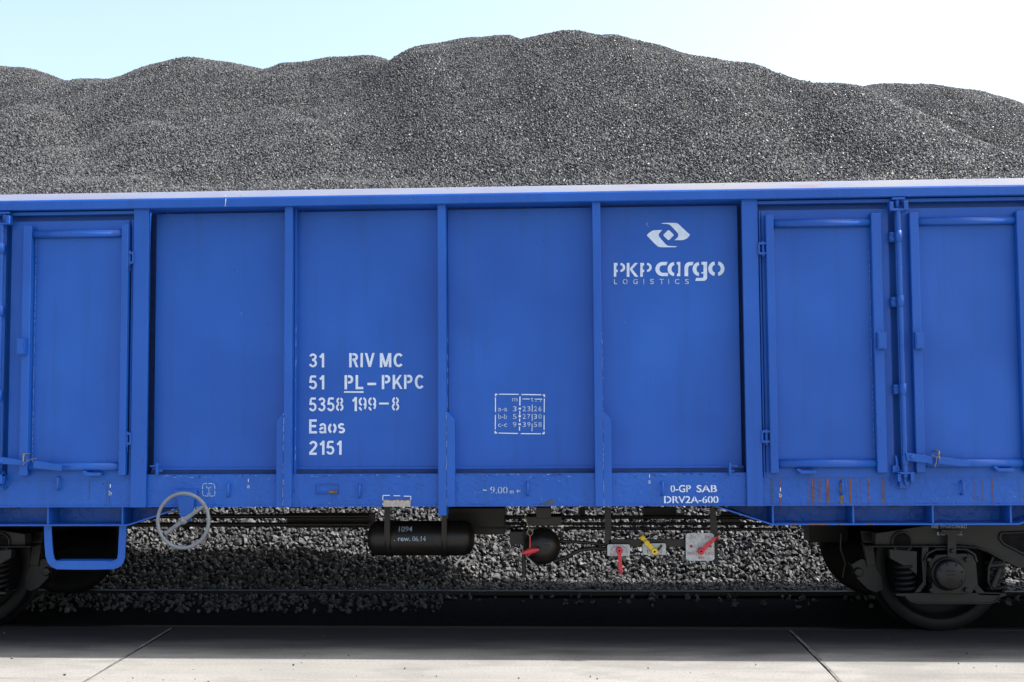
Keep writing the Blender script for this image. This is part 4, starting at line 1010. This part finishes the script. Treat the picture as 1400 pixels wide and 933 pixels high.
for yb, a, b_, c_, d_ in ((562.5, 'a-a', '3', '23', '26'), (573, 'b-b', '5', '27', '30'), (584, 'c-c', '9', '39', '58')):
    text('digits', a, 681, yb, 693.2, 7.2, YT, tb, M_faded, .004); text('digits', b_, 701, yb, 706.2, 7, YT, tb, M_faded, .006)
    for s, x0 in ((c_, 714.4), (d_, 729.8)):
        text('digits', s[0], x0, yb, x0+4.4, 7, YT, tb, M_faded, .006, '80', .08); text('digits', s[1], x0+6.4, yb, x0+10.6, 7, YT, tb, M_faded, .006, '80', .08)
# sill lettering
YL2 = YS-.003
text(T, '9.00', 670.4, 675, 694, 9.8, YL2, sill, M_faded, .0, '90', .08); text(T, 'm', 697.2, 675, 702.2, 6.6, YL2, sill, M_faded, .004)
strips(sill, M_faded, YL2, [(660, 670.5, 665.5, 670.5, 1.1), (660, 670.5, 662, 669, .9), (706, 671.6, 711.4, 671.6, 1.1), (706, 671.6, 708.4, 669.4, 1.0), (706, 671.6, 708.4, 673.8, 1.0)])
text(T, '0-GP', 916.8, 673, 944.6, 9.9, YL2, sill, M_white, .012, '0P', .07); text(T, 'SAB', 952.4, 673, 980.4, 9.9, YL2, sill, M_white, .016, 'AB', .07)
text(T, 'DRV2A-600', 908, 688, 982.4, 9.8, YL2, sill, M_white, .016, 'DRA60', .07)
for c_, px, b1, b2 in (('a', 888, 653.4, 661.2), ('b', 150.8, 667, 677.3), ('a', 339.6, 659.5, 667.6), ('b', 1067, 672, 680)):
    strips(sill, M_white if c_ == 'b' else M_faded, YL2, [(px, b1-5, px, b1, 1.3)]); text(T, c_, px-2, b2, px+2, 6.6, YL2, sill, M_faded, .008)
strips(sill, M_faded, YL2, [(279,661.3,283,661.3,1.0),(285,661.3,290.5,661.4,1.0),(279.5,678.3,285,678.5,1.0),(287,678.5,291.5,678.4,1.0),(277,664,277,669,1.0),(277,671,277,676,1.0),(293.6,664,293.7,669,1.0),(293.8,671,293.8,676,1.0),(277.3,663,279,661.4,1.0),(291.8,661.6,293.4,663.2,1.0),(277.2,677,278.8,678.3,1.0),(292.2,678.3,293.6,677,1.0),
    (282,664.5,283,667.5,.7),(283,667.5,288,667.2,.8),(288,667.2,288.8,665.5,.7),(285.6,667.8,285.7,674.2,.7),(283.2,675.2,288.4,675.2,.7),(283.6,677,288,677,.6)])
strips(sill, M_white, YL2, [(523.7,677.6,533,677.6,1.0),(538,678,547,678.1,1.0),(552,678.6,561.8,678.8,1.0),(523.6,677.4,523.4,684.5,1.0),(523.4,688.3,523.4,693,1.0),(561.6,678.6,561.6,684,1.0)])
# reservoir lettering follows the barrel
cyl = lambda x, z: Yt-math.sqrt(max(1e-6, (rt+.005)**2-(z-zt_)**2))
text(T, '1094', 544.6, 727.6, 563, 7.2, cyl, tank, M_faded, .004, '094', .07, warp=Yt-rt-.003); text(T, '. rew.', 538.6, 739.8, 561, 6.6, cyl, tank, M_faded, .018, '', warp=Yt-rt-.003); text(T, '06.14', 563.8, 740.2, 582, 7, cyl, tank, M_faded, .0, '06', .07, warp=Yt-rt-.003)
text(T, 'NIE SMAROWAĆ', 1274, 722.5, 1322, 4.6, YB-.003, bogie, M_faded, .004); text(T, 'ŁOŻYSK', 1281, 732, 1316, 4.8, YB-.003, bogie, M_faded, .004)
# change-over plates
YQ = Yl-.0015
text(T, '22t', 944.2, 736.4, 951.8, 4.4, YQ, pl3, M_redtext, .0); text(T, '54', 963.4, 736.4, 970.4, 4.4, YQ, pl3, M_redtext, .0)
text(T, 'PRÓŻ', 940, 759, 953, 4.6, YQ, pl3, M_redtext, .0); text(T, 'ŁAD', 964, 759, 975.6, 4.6, YQ, pl3, M_redtext, .0); text(T, '45t', 954.4, 764.9, 962.4, 4.4, YQ, pl3, M_redtext, .006)
text(T, 'T', 883.6, 757, 886.8, 4.4, YQ, pl2, M_trackbed, .0); text(T, 'O', 902, 757, 904.8, 4.6, YQ, pl2, M_redtext, .01)

# company emblem and name, drawn in the enlarged panel grid (7.778 per photo point)
p4 = panels[3]; Z_ = 7.778
def E(l): return [at(820+x/Z_, 290+y/Z_, YT) for x, y in l]
def shape(mb, polys, m=0):
    for l in polys:
        bm = bmesh.new(); vs = [bm.verts.new((x, 0, z)) for x, z in E(l)]
        es = [bm.edges.new((vs[i], vs[(i+1) % len(vs)])) for i in range(len(vs))]
        bmesh.ops.triangle_fill(bm, edges=es, use_beauty=True, normal=(0, -1, 0))
        bm.verts.index_update(); mb.add([(v.co.x, YT, v.co.z) for v in bm.verts], [tuple(v.index for v in f.verts) for f in bm.faces], m); bm.free()
def bez(*p):
    o = []
    for t in np.linspace(0, 1, 9):
        q = [np.array(a, float) for a in p]
        while len(q) > 1: q = [a*(1-t)+b*t for a, b in zip(q[:-1], q[1:])]
        o.append(tuple(q[0]))
    return o
def arc(cx_, cy_, rx, ry, a0, a1, n=14): return [(cx_+rx*math.cos(math.radians(a)), cy_+ry*math.sin(math.radians(a))) for a in np.linspace(a0, a1, n)]
def ring(cx_, cy_, rx, ry, tx, ty, a0, a1): return arc(cx_, cy_, rx, ry, a0, a1)+arc(cx_, cy_, rx-tx, ry-ty, a1, a0)
mb = B()
shape(mb, [bez((500,247),(535,205),(575,194))+[(620,192),(668,192)]+bez((655,200),(632,225),(627,244))+bez((630,258),(650,285),(700,340))+bez((720,356),(760,364),(822,362))+bez((812,372),(800,374),(780,374))+[(655,374)]+bez((625,370),(600,350),(575,325))])
shape(mb, [bez((650,122),(670,117),(700,116))+[(810,116)]+bez((830,124),(850,140),(870,160))+[(961,243)]+bez((935,275),(905,297),(870,299))+[(793,299)]+bez((812,285),(838,262),(835,243))+bez((835,232),(810,200),(765,155))+bez((745,136),(715,124),(680,126))])
dm = [(672,245),(732,187),(792,245),(732,304)]; rd = []
for i in range(4):
    a, b, c_ = np.array(dm[i-1], float), np.array(dm[i], float), np.array(dm[(i+1) % 4], float)
    rd += bez(tuple(b+(a-b)*.22), tuple(b), tuple(b+(c_-b)*.22))
shape(mb, [rd]); emb = mb.build('emblem', M_white, p4)
mb = B()
for x0 in (150, 432):
    shape(mb, [[(x0,540),(x0+40,540),(x0+40,570),(x0+27,570),(x0+27,612),(x0+42,612),(x0+42,638),(x0+27,638),(x0+27,688),(x0,688)], ring(x0+68, 588, 54, 49, 26, 24, -85, 85)])
shape(mb, [[(288,540),(317,540),(317,688),(288,688)], [(372,540),(407,540),(347,606),(412,688),(376,688),(322,616),(322,596)]])
shape(mb, [[(724,530),(708,566)]+arc(672, 606, 36, 40, -90, -270, 12)+[(726,646),(726,682)]+arc(670, 606, 78, 76, 90, 270, 16)])
shape(mb, [ring(800, 606, 78, 76, 42, 34, 98, 262), [(820,530),(858,530),(858,682),(822,682),(822,656),(836,650),(836,562),(820,556)]])
shape(mb, [[(902,682)]+arc(960, 590, 58, 60, 180, 268, 10)+[(1000,530),(986,566)]+arc(968, 596, 26, 30, 268, 180, 8)+[(942,682)]])
shape(mb, [ring(1064, 606, 76, 76, 42, 34, 98, 262), [(1082,530),(1142,530),(1142,690)]+arc(1104, 692, 40, 40, 0, 90, 8)+[(1016,732),(1026,700),(1085,700)]+arc(1088, 684, 16, 16, 90, 0, 5)+[(1104,652),(1082,656),(1082,640),(1104,636),(1104,562),(1082,558)]])
shape(mb, [ring(1232, 603, 78, 78, 42, 36, 100, 260), ring(1250, 603, 76, 78, 40, 36, -80, 80)])
mb.build('lettering', M_white, p4)
for i, ch in enumerate('LOGISTICS'):
    x = (152, 246, 356, 466, 535, 638, 730, 800, 908)[i]; x2 = (186, 298, 406, 474, 578, 682, 738, 848, 950)[i]
    text(T, ch, 820+x/Z_, 290+765/Z_, 820+x2/Z_, 7.2, YT, p4, M_faded, .012, 'O', .10)
# last touch-ups: scuffs on the sheets
mb = B()
for px, py, w_, h_ in ((884.5, 306, .8, 3.2), (886, 309.5, .8, 1.2), (329, 428, .8, 1.5), (329.6, 431.5, .7, .9), (855, 441, 1.2, .7)):
    x, z = at(px, py, YT); mb.add([(x-w_*.0025, YT, z-h_*.0025), (x+w_*.0025, YT, z-h_*.0025), (x+w_*.002, YT, z+h_*.0025), (x-w_*.001, YT, z+h_*.0025)], [(0, 1, 2, 3)])
mb.build('scratch', M_faded, p4)

# lay the lettering onto the slightly dented sheets
def conform(o):
    for ch in o.children:
        L = rootloc(ch)
        for v in ch.data.vertices: v.co.y += surf(v.co.x+L[0], v.co.z+L[2])-YP
        conform(ch)
for p in panels: conform(p)
